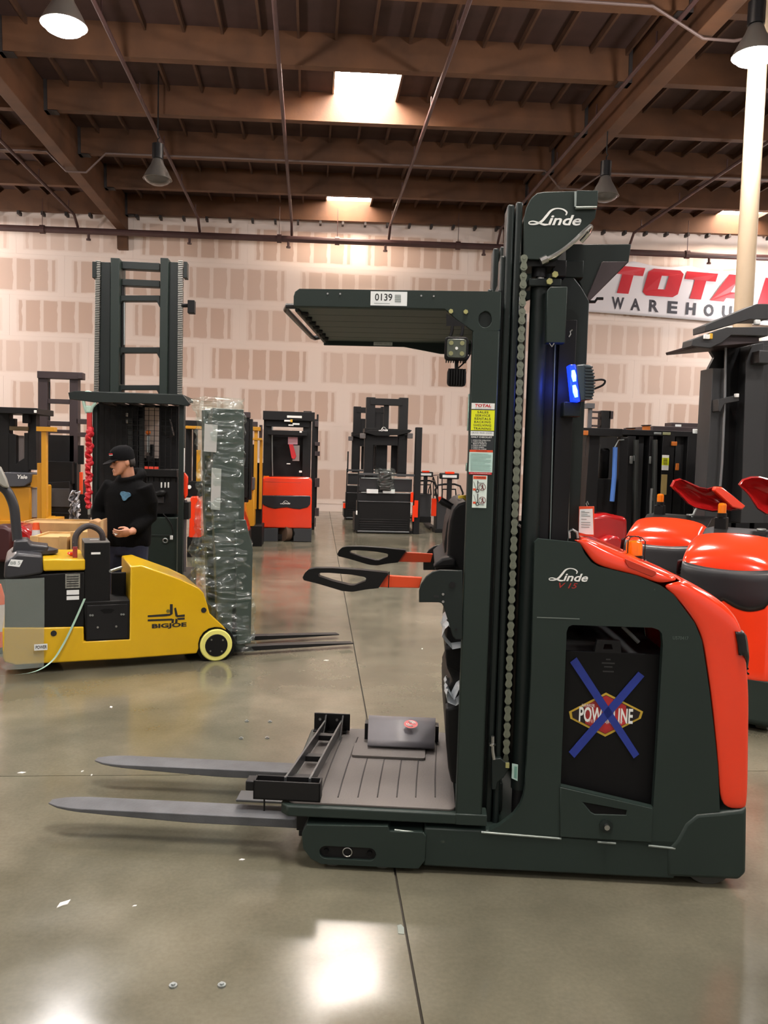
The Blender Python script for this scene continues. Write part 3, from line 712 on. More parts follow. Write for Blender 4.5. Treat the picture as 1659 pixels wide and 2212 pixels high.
# ---- load clamp at the platform's front edge
cl = part('clamp_bracket', MB(), GREEN2, T) if False else None
def openbox(x0, x1, y0, y1, z0, z1, t=.008):
    return MB().box(x0, x1, y0, y0 + t, z0, z1).box(x0, x1, y1 - t, y1, z0, z1).box(x0, x0 + t, y0, y1, z0, z1).box(x1 - t, x1, y0, y1, z0, z1).box(x0, x1, y0, y1, z0, z0 + t)
c1 = part('clamp_bracket', openbox(-.405, -.135, .02, .085, .258, .335), BLACKM, T, .002)
bx('bracket_lug', BLACKM, c1, -.44, -.405, .035, .1, .285, .325); part('bracket_pin', MB().cyl((-.365, .05, .2), (-.365, .05, .26), .004, 6), BLACKM, c1)
c2 = part('clamp_bracket', MB().box(-.275, -.095, .88, .892, .26, .345).box(-.275, -.105, .84, .88, .26, .268), BLACKM, T, .003)
for uu in (-.245, -.16):
    part('bracket_bolt', MB().cyl((uu, .876, .315), (uu, .88, .315), .007, 8), STEEL, c2)
    part('bracket_gusset', MB().add([(uu - .004 + .03, .88, .262), (uu + .004 + .03, .88, .262), (uu + .034, .74, .262), (uu + .026, .74, .262), (uu + .026, .88, .34), (uu + .034, .88, .34)], [(0, 1, 2, 3), (4, 5, 1, 0), (4, 0, 3), (5, 2, 1), (4, 3, 2, 5)]), BLACKM, c2)
for (ua_, ub_) in ((-.285, -.215), (-.185, -.135)):
    a = Vector((ua_, .07, .315)); b = Vector((ub_, .86, .30)); d = (b - a).normalized(); s_ = Vector((1, 0, 0))
    vs = [a - s_ * .005 - Vector((0, 0, .03)), a + s_ * .005 - Vector((0, 0, .03)), b + s_ * .005 - Vector((0, 0, .03)), b - s_ * .005 - Vector((0, 0, .03))]
    vs += [p + Vector((0, 0, .05)) for p in vs]
    part('clamp_rail', MB().add(vs, [(3, 2, 1, 0), (4, 5, 6, 7), (0, 1, 5, 4), (1, 2, 6, 5), (2, 3, 7, 6), (3, 0, 4, 7)]), mat('rail_grey', '#4d4f50', .35, metal=.4), T, .002)
for t in (.14, .45, .8):
    y = .07 + .79 * t; ux = -.285 + .07 * t; uy = -.185 + .05 * t
    part('clamp_tie', MB().box(ux, uy, y - .02, y + .02, .275, .3), BLACKM, T, .002)
bx('tongue_plate', WORNDK, T, -.515, -.24, .2, .3, .165, .175, .003)
# ---- forks
def fork(y0, y1):
    mb = MB(); N = 22; secs = []
    for i in range(N + 1):
        t = i / N; u = -1.315 + t * 1.1; k = min(1, (u + 1.315) / .62); th = .006 + .032 * min(1, k ** .8)
        w = (y1 - y0) / 2 * (min(1, .32 + .68 * ((u + 1.315) / .13) ** .5) if u < -1.185 else 1); c = (y0 + y1) / 2; top = .131
        secs.append([(u, c - w, top - th), (u, c + w, top - th), (u, c + w, top), (u, c - w, top)])
    mb.loft(secs)
    return mb
for a, b in ((.135, .26), (.63, .755)):
    fk = part('fork', fork(a, b), WORN, T, .003, smooth=30)
    bx('fork_heel', BLACKM, fk, -.235, -.19, a, b, .06, .205)
bx('fork_carriage', GREEN2, T, -.2, -.15, .1, TW - .1, .07, .205)
# ---- cab post with stickers
po0, po1 = .4035, .507
post_ = part('cab_post', MB().box(po0, po1, 0, .06, .235, TF.Z(1050, 712)), GREEN, T, .006)
bx('cab_post_foot', GREEN, T, po0 - .0, po1 + .02, -.006, .07, .205, .25)
part('cab_post', MB().box(.455, po1, TW - .06, TW, .235, 2.15), GREEN, T, .006)
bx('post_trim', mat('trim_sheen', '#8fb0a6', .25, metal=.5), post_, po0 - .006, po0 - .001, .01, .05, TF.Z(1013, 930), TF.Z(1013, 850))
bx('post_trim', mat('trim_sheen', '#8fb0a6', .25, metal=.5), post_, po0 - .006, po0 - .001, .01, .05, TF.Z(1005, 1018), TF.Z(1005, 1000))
def strip(y0, y1, x0, x1, m, v=-.002, name='sticker', par=None):
    c = (x0 + x1) / 2; ym = (y0 + y1) / 2
    return part(name, MB().box(TF.U(x0, ym), TF.U(x1, ym), v, v + .0014, TF.Z(c, y1), TF.Z(c, y0)), m, par or post_, smooth=0)
def lettersOn(par, s, x0, x1, y0, y1, m, v=-.0026, **k):
    c = (x0 + x1) / 2; ym = (y0 + y1) / 2
    return text(par, s, TF.U(x0, ym), TF.U(x1, ym), TF.Z(c, y1), TF.Z(c, y0), v, m, **k)
st = strip(871, 885, 1018.5, 1068.5, WHITE); lettersOn(st, 'TOTAL', 1026, 1061, 873, 879.5, REDINK, bold=.04, shear=.15); lettersOn(st, 'WAREHOUSE', 1026, 1061, 880.6, 883, GREYINK, space=1.4)
strip(884, 886, 1018.5, 1068.5, INK, -.0022)
st = strip(885.5, 930.5, 1017.5, 1068, SIGNY)
for i, s in enumerate(('SALES', 'SERVICE', 'RENTALS', 'RACKING', 'SHELVING', 'TRAINING')):
    w = (12, 16, 17.5, 17.5, 19, 19)[i]; cx = 1043 - i * .3; lettersOn(st, s, cx - w, cx + w, 888.2 + i * 7.05, 893 + i * 7.05, INK, bold=.015, space=1.15)
st = strip(930.5, 941, 1016.5, 1066.5, WHITE, -.0022); lettersOn(st, '(833) 868-2500', 1019, 1063, 933.2, 938, GREYINK, bold=.01)
strip(930, 931.5, 1017, 1067, INK, -.0024)
st = strip(941, 972, 1015.5, 1066, mat('checklist_black', '#20272a', .5), -.0021); lettersOn(st, 'DAILY CHECKLIST', 1018, 1063, 942.5, 946, WHITE, bold=.02)
for i, s in enumerate(('1. CHECK FOR OPERATION', '2. CHECK WATER ON', '    BATTERY', '3. CHECK FOR LEAKS', '4. CHECK WHEELS', '5. CHECK ALL CHAINS')):
    w = (41, 32, 30, 32, 27, 32)[i]; x0 = 1018.3 if i != 2 else 1022; lettersOn(st, s.strip(), x0, x0 + w, 950 + 3.75 * i, 952.4 + 3.75 * i, WHITE, bold=.01)
st = strip(972, 977, 1014.5, 1064.5, ORPRINT); lettersOn(st, 'WARNING', 1028, 1052, 973.3, 975.7, INK, bold=.01)
st = strip(977, 1020, 1013, 1064, MINT)
for i in range(15):
    y = 979.5 + i * 2.6; x1 = 1061 - random.random() * (14 if i % 4 == 0 else 3)
    part('text_line', MB().box(TF.U(1016, y), TF.U(x1, y), -.0028, -.0021, TF.Z(1040, y + 1.1), TF.Z(1040, y)), mat('pale_print', '#98bdb4', .6), st, smooth=0)
st = strip(1020, 1025, 1013, 1062, REDINK, -.0021); lettersOn(st, 'www.TOTALWAREHOUSE.com', 1016, 1059, 1021.3, 1023.5, WHITE)
st = strip(1027, 1097, 1020.5, 1051.5, mat('sticker_white', '#dfeee6', .55)); s2 = strip(1028.5, 1035, 1022.5, 1050.5, ORPRINT, -.0024, 'warning_bar', st); lettersOn(s2, 'WARNING', 1029, 1048, 1030.2, 1033.2, INK, -.0028, bold=.01)
for yo in (0, 28.5):
    P = lambda x, y: (TF.U(x, y), -.0027, TF.Z(x, y))
    pic = MB()
    pic.tube([P(1023, 1040 + yo), P(1028.5, 1056 + yo)], .0008, 4); pic.tube([P(1032, 1038 + yo), P(1031.5, 1057 + yo)], .0018, 4); pic.ring(P(1031, 1060 + yo), .0055, .0016, n=16, m=5)
    if yo == 0: pic.tube([P(1033, 1040), P(1034, 1043), P(1046, 1043.5)], .0007, 4)
    else: pic.tube([P(1034, 1061 + yo), P(1045, 1062 + yo)], .0009, 4)
    part('pictogram', pic, INK, st)
    part('pictogram', MB().box(TF.U(1021.5, 1057 + yo), TF.U(1027.5, 1057 + yo), -.0027, -.0022, TF.Z(1025, 1059.5 + yo), TF.Z(1025, 1055 + yo)), ORPRINT, st, smooth=0)
    c = P(1041.5, 1052 + yo); fig = MB().ring(c, .0128, .0009, n=24, m=5); fig.tube([(c[0] - .009, c[1], c[2] + .009), (c[0] + .009, c[1], c[2] - .009)], .0008, 4)
    fig.ring((c[0] + .001, c[1], c[2] + .0065), .0012, .0013, n=10, m=5); fig.tube([(c[0] + .001, c[1], c[2] + .004), (c[0] + .002, c[1], c[2] - .003)], .0022, 5)
    fig.tube([(c[0] + .002, c[1], c[2] - .003), (c[0] - .003, c[1], c[2] - .0065), (c[0] - .0035, c[1], c[2] - .011)], .0012, 5); fig.tube([(c[0] + .002, c[1], c[2] - .003), (c[0] + .005, c[1], c[2] - .007), (c[0] + .0045, c[1], c[2] - .011)], .0012, 5)
    part('pictogram', fig, mat('maroon_print', '#6e2327', .5), st)

# ---- overhead guard
gz = 2.2
side = K([(634, 662), (634, 640), (637, 630), (646, 623.5), (1083, 630), (1081, 712), (1076, 716), (1025, 717), (1018, 714), (985, 690), (960, 668)])
gc = TF.at(1048, 690); hole = [(gc[0] + .024 * math.cos(R(15 * k)), gc[1] + .03 * math.sin(R(15 * k))) for k in range(24)]
gs = part('guard_side', MB().prism(side, 0, .012, [hole]), GREEN, T, .003)
part('guard_side', MB().prism([(-.278, gz - .02), (-.278, 2.27), (.5, 2.27), (.5, gz - .05), (.3, gz - .05), (.12, gz - .02)], TW - .012, TW), GREEN, T, .003)
part('lift_hole_tube', MB().cyl((gc[0], .012, gc[1]), (gc[0], .05, gc[1]), .03, 20), GREEN2, gs)
N = 6; v0 = .012
for i in range(N):
    a = v0 + (TW - .024) * i / N; b = v0 + (TW - .024) * (i + 1) / N - .0015
    part('guard_slat', MB().box(-.272, .5, a, b, gz, gz + .014), mat('lightened_guard_green', '#3b4844', .55), T, .004)  # truck green lightened here to make up for weak light from below
bx('guard_top', GREEN2, T, -.27, .5, .012, TW - .012, gz + .05, gz + .06)
fr = part('guard_front', MB().box(-.279, -.262, .03, TW - .03, gz - .012, 2.265), GREEN2, T, .006)
for k in range(7):
    part('front_rivet', MB().cyl((-.262, .12 + .115 * k, gz + .0), (-.24, .12 + .115 * k, gz - .006), .014, 10), BLACKM, fr)
part('front_bar', MB().tube([(-.262, .04, gz + .01), (-.31, .03, gz + .008), (-.318, .06, gz - .0), (-.318, .80, gz - .0), (-.31, .84, gz), (-.262, .84, gz + .01)], .011, 10), mat('bar_black', '#1f1f21', .3), T)
for x, y in ((708, 634.5), (735, 635), (910, 639), (937, 640)):
    u_, z_ = TF.at(x, y); part('rivet', MB().cyl((u_, -.003, z_), (u_, 0, z_), .0035, 8), STEEL, gs)
for x, y in ((974, 673), (1006, 674)):
    u_, z_ = TF.at(x, y); part('hex_bolt', MB().cyl((u_, -.008, z_), (u_, 0, z_), .009, 6), mat('zinc_yellow', '#b8b67a', .35, metal=.6), gs)
st = strip(630, 660.5, 800.5, 879.5, mat('label_white', '#eef3f2', .45), -.002, 'number_label', gs)
lettersOn(st, '0139', 810, 847.5, 634.5, 650, INK, bold=.012)
br = MB()
for i in range(9):
    y = 637 + 1.9 * i; br.box(TF.U(853, y), TF.U(866, y), -.0028, -.0021, TF.Z(859, y + (.7, 1.3)[i % 2]), TF.Z(859, y))
part('barcode', br, GREYINK, st, smooth=0)
strip(655, 656, 808, 842, GREYINK, -.0026, 'small_print', st)
# note on the far lip of the guard
u0, z0 = TF.at(807, 746, TW - .014); u1, z1 = TF.at(848, 733, TW - .014)
fl = part('guard_note', MB().box(u0, u1, TW - .016, TW - .0135, z0, z1), OFFW, T, smooth=0)
text(fl, 'Overhead guard meets', u0 + .006, u1 - .006, z0 + (z1 - z0) * .58, z0 + (z1 - z0) * .82, TW - .0165, GREYINK); text(fl, 'ANSI B56.1 safety stds', u0 + .006, u1 - .006, z0 + (z1 - z0) * .15, z0 + (z1 - z0) * .4, TW - .0165, GREYINK)
# ---- work lamps under the guard
def K3(x, y, v): a = TF.at(x, y, v); return (a[0], v, a[1])
wb = part('lamp_bracket', MB().prism(K([(964, 678), (1007, 705), (964, 705)], -.002), -.012, .0), BLACKM, T)
for x in (977, 1000): part('bracket_arm', MB().tube([K3(x, 704, -.012), K3(x - 1, 716, -.012), K3(x - 4, 726, -.012)], .006, 8), BLACKM, wb)
def lamp(x0, x1, y0, y1, v, front):
    c = ((x0 + x1) / 2, (y0 + y1) / 2); u0, u1 = TF.U(x0, c[1], v), TF.U(x1, c[1], v); z1, z0 = TF.Z(c[0], y0, v), TF.Z(c[0], y1, v)
    h = part('work_lamp', MB().prism(rrect(u0, u1, z0, z1, .014), v, v + .035), BLACK, T, .004)
    if front:
        part('lamp_face', MB().prism(rrect(u0 + .009, u1 - .009, z0 + .009, z1 - .009, .01), v - .003, v), LAMPGLASS, h, .002)
        for a in (.27, .73):
            for b in (.28, .72):
                part('lamp_diode', MB().cyl((u0 + (u1 - u0) * a, v - .005, z0 + (z1 - z0) * b), (u0 + (u1 - u0) * a, v - .003, z0 + (z1 - z0) * b), .0085, 12), mat('diode', '#8b8d63', .25), h)
        part('lamp_emblem', MB().cyl(((u0 + u1) / 2, v - .005, (z0 + z1) / 2), ((u0 + u1) / 2, v - .003, (z0 + z1) / 2), .006, 6), WHITE, h)
        for i in range(9): part('lamp_fin', MB().box(u0 + .008 + (u1 - u0 - .016) * i / 8 - .002, u0 + .008 + (u1 - u0 - .016) * i / 8 + .002, v + .01, v + .05, z0 - .006, z0 + .02), BLACK, h)
    else:
        for i in range(7):
            uu = u0 + .006 + (u1 - u0 - .012) * i / 6; part('lamp_fin', MB().box(uu - .0035, uu + .0035, v - .018, v + .004, z0 + .002, z1 - .002), BLACK, h, .002)
    return h
h1 = lamp(960.5, 1012, 727, 778, -.03, True); h2 = lamp(966, 1007, 796, 834, .0, False)
part('lamp_stem', MB().tube([K3(986, 778, 0), K3(986, 797, 0)], .007, 8), BLACK, h2)
part('lamp_cable', MB().tube(smoothpath([K3(990, 795, .0), K3(1003, 783, .0), K3(1014, 768, .0), K3(1019, 745, .0), K3(1016, 735, .0)], 4), .003, 6), BLACK, h1)

# ---- mast
ra = lambda x, y, v: TF.U(x, y, v)
def rail(x0, x1, y, ztop, v0, v1, nm='mast_rail', m=GREEN2): return part(nm, MB().box(ra(x0, y, v0), ra(x1, y, v0), v0, v1, .1, ztop), m, T, .007)
for s in (0, 1):
    M_ = (lambda a, b: (a, b)) if s == 0 else (lambda a, b: (TW - b, TW - a))
    for x0, x1, y, zt, a, b in ((1081, 1094, 560, 2.43, .10, .2), (1096.5, 1112, 450, TF.Z(1104, 441, .08), .08, .2), (1115, 1129.5, 450, TF.Z(1122, 435, .07), .07, .2)):
        aa, bb = M_(a, b)
        part('mast_rail', MB().box(ra(x0, y, a), ra(x1, y, a), aa, bb, .1, zt), GREEN2, T, .007)
    c = .12 if s == 0 else TW - .12
    cu = TF.U(1163, 700, .12)
    part('lift_cylinder', MB().cyl((cu, c, TF.Z(1110, 1700, .12)), (cu, c, TF.Z(1160, 612, .12)), .036, 28), GREEN2, T)
    part('cylinder_foot', MB().cyl((cu, c, .19), (cu, c, TF.Z(1110, 1700, .12)), .03, 20), BLACKM, T)
    part('piston_rod', MB().cyl((cu, c, TF.Z(1160, 612, .12)), (cu, c, TF.Z(1160, 548, .12)), .018, 16), STEEL, T)
bx('mast_back_web', BLACKM, T, .5, .53, .1, TW - .1, .15, 2.3); bx('mast_crossbar', GREEN2, T, .53, .6, .15, TW - .15, 2.3, 2.4)
bx('mast_crossbar', GREEN2, T, .53, .6, .15, TW - .15, .2, .32)
cu = TF.U(1163, 700, .12)
cb = part('cylinder_clamp', MB().box(cu - .05, cu + .075, .07, .17, TF.Z(1160, 618, .07), TF.Z(1160, 601, .07)), GREEN2, T, .004)
for x, y in ((1187, 608), (1199, 593)):
    u_, z_ = TF.at(x, y, .06); part('clamp_bolt', MB().cyl((u_, .055, z_), (u_, .072, z_), .0125, 6), mat('zinc_yellow', '#b8b67a', .35, metal=.6), cb)
part('piston_head', MB().cyl((cu - .005, .12, TF.Z(1160, 600, .12)), (cu - .005, .12, TF.Z(1160, 578, .12)), .029, 20), BLACKM, cb)
bx('sensor_block', BLACKM, cb, TF.U(1192, 580, .12), TF.U(1222, 580, .12), .1, .16, TF.Z(1205, 600, .12), TF.Z(1205, 564, .12))
# head plate with the maker's word
hp = K([(1131, 560), (1132, 470), (1137, 448), (1146, 430), (1160, 417), (1175, 414), (1292, 411), (1289, 448), (1286, 470), (1205, 558), (1195, 562)], .05)
hpo = part('mast_head_plate', MB().prism(hp, .05, .062), GREEN, T, .003)
part('mast_head_plate', MB().prism([(u, z) for u, z in hp], TW - .062, TW - .05), GREEN, T, .003)
bx('mast_head_bridge', GREEN2, T, TF.U(1150, 430, .05), TF.U(1285, 430, .05), .062, TW - .062, TF.Z(1200, 432, .05), TF.Z(1200, 422, .05))
part('corner_block', MB().box(TF.U(1245, 430, .04), TF.U(1291, 430, .04), .035, .05, TF.Z(1268, 446, .04), TF.Z(1268, 412, .04)), GREEN, hpo, .002)
p0, p1 = K3(1243, 449, .04), K3(1289, 448, .04); part('weld_seam', MB().tube([p0, p1], .006, 8), mat('weld_shine', '#8b9590', .3, metal=.4), hpo)
p0, p1 = K3(1243, 414, .04), K3(1243, 447, .04); part('weld_seam', MB().tube([p0, p1], .005, 8), mat('weld_shine', '#8b9590', .3, metal=.4), hpo)
u0, z0 = TF.at(1141, 486, .05); u1, z1 = TF.at(1257, 451, .05); script_word(hpo, u0, u1, z0, z1, .0485, WHITE)
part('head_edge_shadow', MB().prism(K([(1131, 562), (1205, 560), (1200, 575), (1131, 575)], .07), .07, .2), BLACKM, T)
hs = smoothpath([K3(1172, 562, .045), K3(1190, 556, .04), K3(1215, 541, .04), K3(1240, 521, .04), K3(1262, 500, .04), K3(1276, 489, .05), K3(1272, 503, .08), K3(1255, 522, .1)], 5)
ho = part('hydraulic_pipe', MB().tube(hs, .0085, 10), mat('polished_pipe', '#d4d6d4', .15, metal=.9), T)
part('pipe_union', MB().cyl(K3(1168, 566, .045), K3(1182, 559, .045), .016, 8), STEEL, ho)
cvb = part('valve_cover', MB().prism(K([(1182, 628), (1189, 619), (1226, 619), (1221, 741), (1180, 740)], .02), .02, .075), GREEN, T, .003)
part('cover_hook', MB().tube([K3(1187, 741, .03), K3(1192, 749, .03), K3(1197, 741, .03)], .003, 6), STEEL, cvb)
# rear column of the mast and the sloping hood above it
rcol = [(1205, 598), (1240, 600), (1256, 620), (1273, 650)]
ub_ = TF.U(1262, 900, .16)
rcp = K(rcol, .16) + [(TF.U(1272, 690, .16), 1.3), (TF.U(1199, 900, .16), 1.3)]
part('rear_column', MB().prism(rcp, .16, TW - .16), GREEN2, T, .004)
rp2 = part('column_panel', MB().box(TF.U(1201, 900, .13), TF.U(1238, 900, .13), .13, .16, 1.3, TF.Z(1220, 690, .13)), BLACKM, T, .003)
part('panel_edge', MB().tube([K3(1239, 700, .135), (TF.U(1238, 900, .135), .135, 1.3)], .003, 6), mat('edge_sheen', '#7d8a86', .3, metal=.5), rp2)
part('panel_edge', MB().tube([K3(1199, 745, .135), (TF.U(1200, 900, .135), .135, 1.3)], .003, 6), mat('edge_sheen', '#7d8a86', .3, metal=.5), rp2)
part('cable_clip', MB().tube([K3(1236, 712, .13), K3(1231, 716, .13), K3(1232, 722, .13), K3(1228, 728, .13)], .004, 6), STEEL, rp2)
bx('chain_bracket', BLACKM, T, TF.U(1168, 900, .14), TF.U(1196, 900, .14), .14, .2, .3, 2.2)
hv = .25
hdp = K([(1222, 527), (1364, 527), (1358, 566), (1274, 650), (1262, 650), (1255, 620), (1240, 590), (1222, 580)], hv)
part('hose_hood', MB().prism(hdp, hv, TW - .1), GREEN2, T, .004)
part('hose_hood_floor', MB().prism(K([(1300, 566), (1356, 566), (1274, 650), (1265, 648)], hv - .002), hv - .012, hv - .001), BROWNM, T, .002)  # brown tone paints a reflection on the hood's underside
part('hood_catch', MB().tube([K3(1268, 652, hv), K3(1285, 652, hv), K3(1290, 645, hv), K3(1303, 645, hv)], .006, 6), BLACKM, T)
bx('hood_neck', GREEN2, T, TF.U(1212, 560, .2), TF.U(1262, 560, .2), .2, TW - .2, TF.Z(1230, 600, .2), TF.Z(1230, 562, .2))
# lift chain, link by link
top, bot = Vector(K3(1132, 558, .05)), Vector(K3(1098, 1640, .05)); bot.x = top.x + .006
npair = 58; pit = (top.z - bot.z) / npair
def link(w, t):
    out = []
    for k in range(17):
        q = 2 * math.pi * k / 16; y = math.sin(q) * pit * .72; x = math.cos(q)
        out.append((x * w * (.72 + .5 * (abs(math.sin(q)) ** 2) * abs(math.cos(q)) * 1.2), y))
    out = []
    for s in (1, -1):
        for k in range(7):
            q = R(-30 + 40 * k) if s == 1 else R(150 + 40 * k)
            out.append((w * math.cos(q), s * pit * .5 + w * math.sin(q)))
    k7 = out[:7] + [(-w * .6, 0)] + out[7:] + [(w * .6, 0)]
    mb = MB().prism(k7, -t, t); mb.cyl((0, -t - .003, pit * .5), (0, t, pit * .5), w * .42, 8); mb.cyl((0, -t - .003, -pit * .5), (0, t, -pit * .5), w * .42, 8)
    return mb.mesh('chain_link', 40)
la, lb_ = link(pit * .42, .004), link(pit * .34, .0028)
for i in range(npair):
    p = top.lerp(bot, (i + .5) / npair)
    obj('chain_link', la if i % 2 == 0 else lb_, CHAIN if i % 2 == 0 else CHAIN2, T, loc=(p.x, p.y + (0 if i % 2 == 0 else .003), p.z))
part('chain_anchor', MB().prism(K([(1062, 1640), (1082, 1638), (1091, 1646), (1100, 1646), (1100, 1660), (1088, 1680), (1075, 1690), (1072, 1706), (1062, 1706)], .045), .045, .07), GREEN2, T, .003)
part('anchor_rod', MB().tube([K3(1064, 1590, .05), K3(1064, 1620, .05), K3(1067, 1640, .05)], .008, 8), STEEL, T)
part('anchor_nut', MB().cyl(K3(1063, 1606, .05), K3(1063, 1610, .05), .014, 6), STEEL, T)
part('anchor_bolt_head', MB().box(TF.U(1092, 1652, .04), TF.U(1100, 1652, .04), .035, .045, TF.Z(1096, 1658, .04), TF.Z(1096, 1648, .04)), mat('zinc_yellow', '#b8b67a', .35, metal=.6), T)
cs = K([(1106, 1649), (1119, 1652), (1118, 1687), (1105, 1681)], .08)
lbp = part('cylinder_label', MB().prism(cs, .079, .0815), MINT, T, smooth=0)
part('label_print', MB().prism(K([(1111, 1655), (1117, 1656), (1116, 1682), (1110, 1680)], .079), .0782, .0789), mat('teal_print', '#7fb3a4', .6), lbp, smooth=0)
# ---- blue spot lamp
bl = part('spot_lamp_body', MB().prism(K([(1243, 788), (1262, 786), (1278, 789), (1284, 815), (1284, 846), (1279, 861), (1262, 866), (1252, 868)], .02), .02, .085), mat('lamp_grey', '#333f44', .4), T, .006)
for i in range(11):
    t = i / 10; x = 1276 + 8 * math.sin(math.pi * (.1 + .8 * t)); y = 792 + 68 * t
    part('cooling_fin', MB().box(TF.U(1264, y, .015), TF.U(x + 2, y, .015), .012, .09, TF.Z(1270, y + 2.2, .015), TF.Z(1270, y - .6, .015)), mat('lamp_grey', '#333f44', .4), bl)
part('spot_lamp_lens', MB().prism(K([(1229, 788), (1243, 787), (1253, 868), (1237, 867)], .02), .016, .08), mat('blue_lens', '#0a22e0', .2, emit='#1030ff', estr=2.2), bl, .003)
for (a, b) in (((1238, 800), (1241, 824)), ((1240, 832), (1245, 858))):
    part('spot_diode', MB().tube([K3(a[0], a[1], .014), K3((a[0] + b[0]) / 2, (a[1] + b[1]) / 2, .013), K3(b[0], b[1], .014)], [.006, .0095, .006], 10), mat('blue_white_glow', '#bfe4ff', .3, emit='#5fc4ff', estr=4), bl)
part('spot_cable', MB().tube(smoothpath([K3(1283, 822, .05), K3(1298, 820, .05), K3(1307, 823, .05), K3(1302, 832, .05), K3(1284, 840, .05)], 4), .004, 6), BLACK, bl)
bx('spot_bracket', GREEN2, T, TF.U(1217, 885, .06), TF.U(1255, 885, .06), .06, .14, TF.Z(1235, 900, .06), TF.Z(1235, 868, .06))
_l = bpy.data.lights.new('spot_glow', 'POINT'); _l.energy = .5; _l.color = (.05, .12, 1); _l.shadow_soft_size = .03
_o = bpy.data.objects.new('spot_glow', _l); COL.objects.link(_o); _o.parent = T; _o.location = K3(1221, 830, .03)

# ---- side gates: padded loops on orange arms
loop_o = [(655, 1246), (660, 1236), (668, 1229), (682, 1226), (720, 1226), (780, 1230), (836, 1236), (840, 1238), (832, 1248), (818, 1269), (790, 1272), (762, 1277), (740, 1275), (690, 1260), (658, 1252)]
loop_i = [(688, 1239), (694, 1236), (712, 1236), (760, 1240), (788, 1245), (792, 1248), (790, 1254), (766, 1263), (757, 1263), (720, 1254), (690, 1244)]
arm = [(832, 1242), (912, 1247), (906, 1270), (815, 1268)]
for far in (0, 1):
    lo, li, ar = [TF.pts(q, .05) for q in (loop_o, loop_i, arm)]
    if far:
        du, dz = TF.U(729, 1190, .86) - TF.U(655, 1246, .05), TF.Z(760, 1180, .86) - TF.Z(700, 1226, .05)
        lo, li, ar = [[(a + du, b + dz) for a, b in q] for q in (lo, li, ar)]
    v = .86 if far else .04
    gt = part('side_gate_arm', MB().prism(ar, v + .004, v + .024), ORANGE, T, .003)
    part('gate_loop', MB().prism(lo, v - .008, v + .036, [li]), BLACK, gt, .011, seg=3)
    pl_ = K([(905, 1301), (905, 1276), (909, 1262), (920, 1245), (934, 1235), (950, 1231), (999, 1232), (999, 1381), (984, 1381), (978, 1374), (958, 1310), (954, 1303), (948, 1301)], .0)
    if far: pl_ = [(a + .015, b + dz * .6) for a, b in pl_]
    w = (TW - .03, TW - .01) if far else (-.004, .012)
    sp = part('side_console', MB().prism(pl_, *w), GREEN2, T, .003)
    if not far:
        for x, y, r_, m_ in ((977, 1263, .012, BLACKM), (957, 1283, .005, STEEL), (957, 1299, .005, STEEL), (985, 1359, .005, BLACKM)):
            u_, z_ = TF.at(x, y); part('console_bolt', MB().cyl((u_, -.009, z_), (u_, -.003, z_), r_, 8), m_, sp)
        u0, z0 = TF.at(937, 1290); u1, z1 = TF.at(948, 1286); part('console_print', MB().box(u0, u1, -.0052, -.0041, z0, z1), INK, sp, smooth=0)
part('gate_strap', MB().tube([K3(841, 1235, .03), K3(840, 1252, .028), K3(839, 1270, .03)], .002, 6), BLACK, T)
# ---- operator's console
V0, V1 = .16, .80
cons = K([(1010, 1082), (990, 1088), (978, 1100), (972, 1125), (968, 1160), (966, 1200), (958, 1212), (950, 1216), (940, 1224), (938, 1232), (970, 1236), (975, 1300), (968, 1340), (963, 1390), (962, 1420), (966, 1445), (978, 1470), (968, 1484), (962, 1500), (963, 1600), (968, 1660), (975, 1692), (1010, 1700)], V0)
part('control_console', MB().prism(cons, V0, V1), BLACK, T, .012, seg=3)
part('console_pad', MB().prism(K([(1004, 1080), (992, 1080), (976, 1100), (965, 1130), (959, 1175), (962, 1212), (980, 1212), (1004, 1200)], .3), .3, .72), BLACK, T, .018, seg=3)
part('console_arm_rest', MB().prism(K([(935, 1227), (942, 1215), (955, 1207), (975, 1203), (985, 1210), (985, 1225)], .1), .1, .19), BLACK, T, .01, seg=3)
lv = part('control_lever', MB().tube([K3(990, 1098, .34), K3(975, 1094, .34), K3(957, 1084, .34), K3(951, 1080, .34)], [.012, .014, .016, .012], 10), BLACK, T)
part('lever_plate', MB().tube([K3(983, 1101, .33), K3(1000, 1092, .33)], .006, 6), STEEL, lv)
part('switch_hood', MB().tube([K3(986, 1096, .45), K3(994, 1088, .45), K3(1003, 1080, .45)], [.014, .02, .02], 10), mat('oxide_red', '#7c2a20', .4), T)
part('emergency_button', MB().cyl(K3(999, 1082, .45), K3(998, 1070, .45), .018, 16), mat('button_yellow', '#e8c838', .35), T)
part('grip_red', MB().box(TF.U(963, 1202, .5), TF.U(976, 1202, .5), .5, .56, TF.Z(970, 1210, .5), TF.Z(970, 1196, .5)), RED, T, .006)
part('console_tray', MB().prism(K([(962, 1402), (1004, 1396), (1004, 1460), (985, 1450), (965, 1440)], .1), .1, .2), RUBBER, T, .006)
def crumple(pts, v0, v1, amp, name, par, nn=9):
    P = [Vector((a, 0, b)) for a, b in pts]; mb = MB(); m = len(P); vs = []
    for j in range(nn + 1):
        w = v0 + (v1 - v0) * j / nn
        for p in P: vs.append((p.x + random.uniform(-amp, amp), w + random.uniform(-amp, amp), p.z + random.uniform(-amp, amp)))
    mb.add(vs, [(j * m + k, j * m + k + 1, (j + 1) * m + k + 1, (j + 1) * m + k) for j in range(nn) for k in range(m - 1)])
    return part(name, mb, MILKY, par, smooth=20)
crumple(K([(998, 1395), (975, 1400), (962, 1385), (957, 1370), (960, 1355), (968, 1348), (998, 1385)], .08), .06, .4, .006, 'film_bag', T)
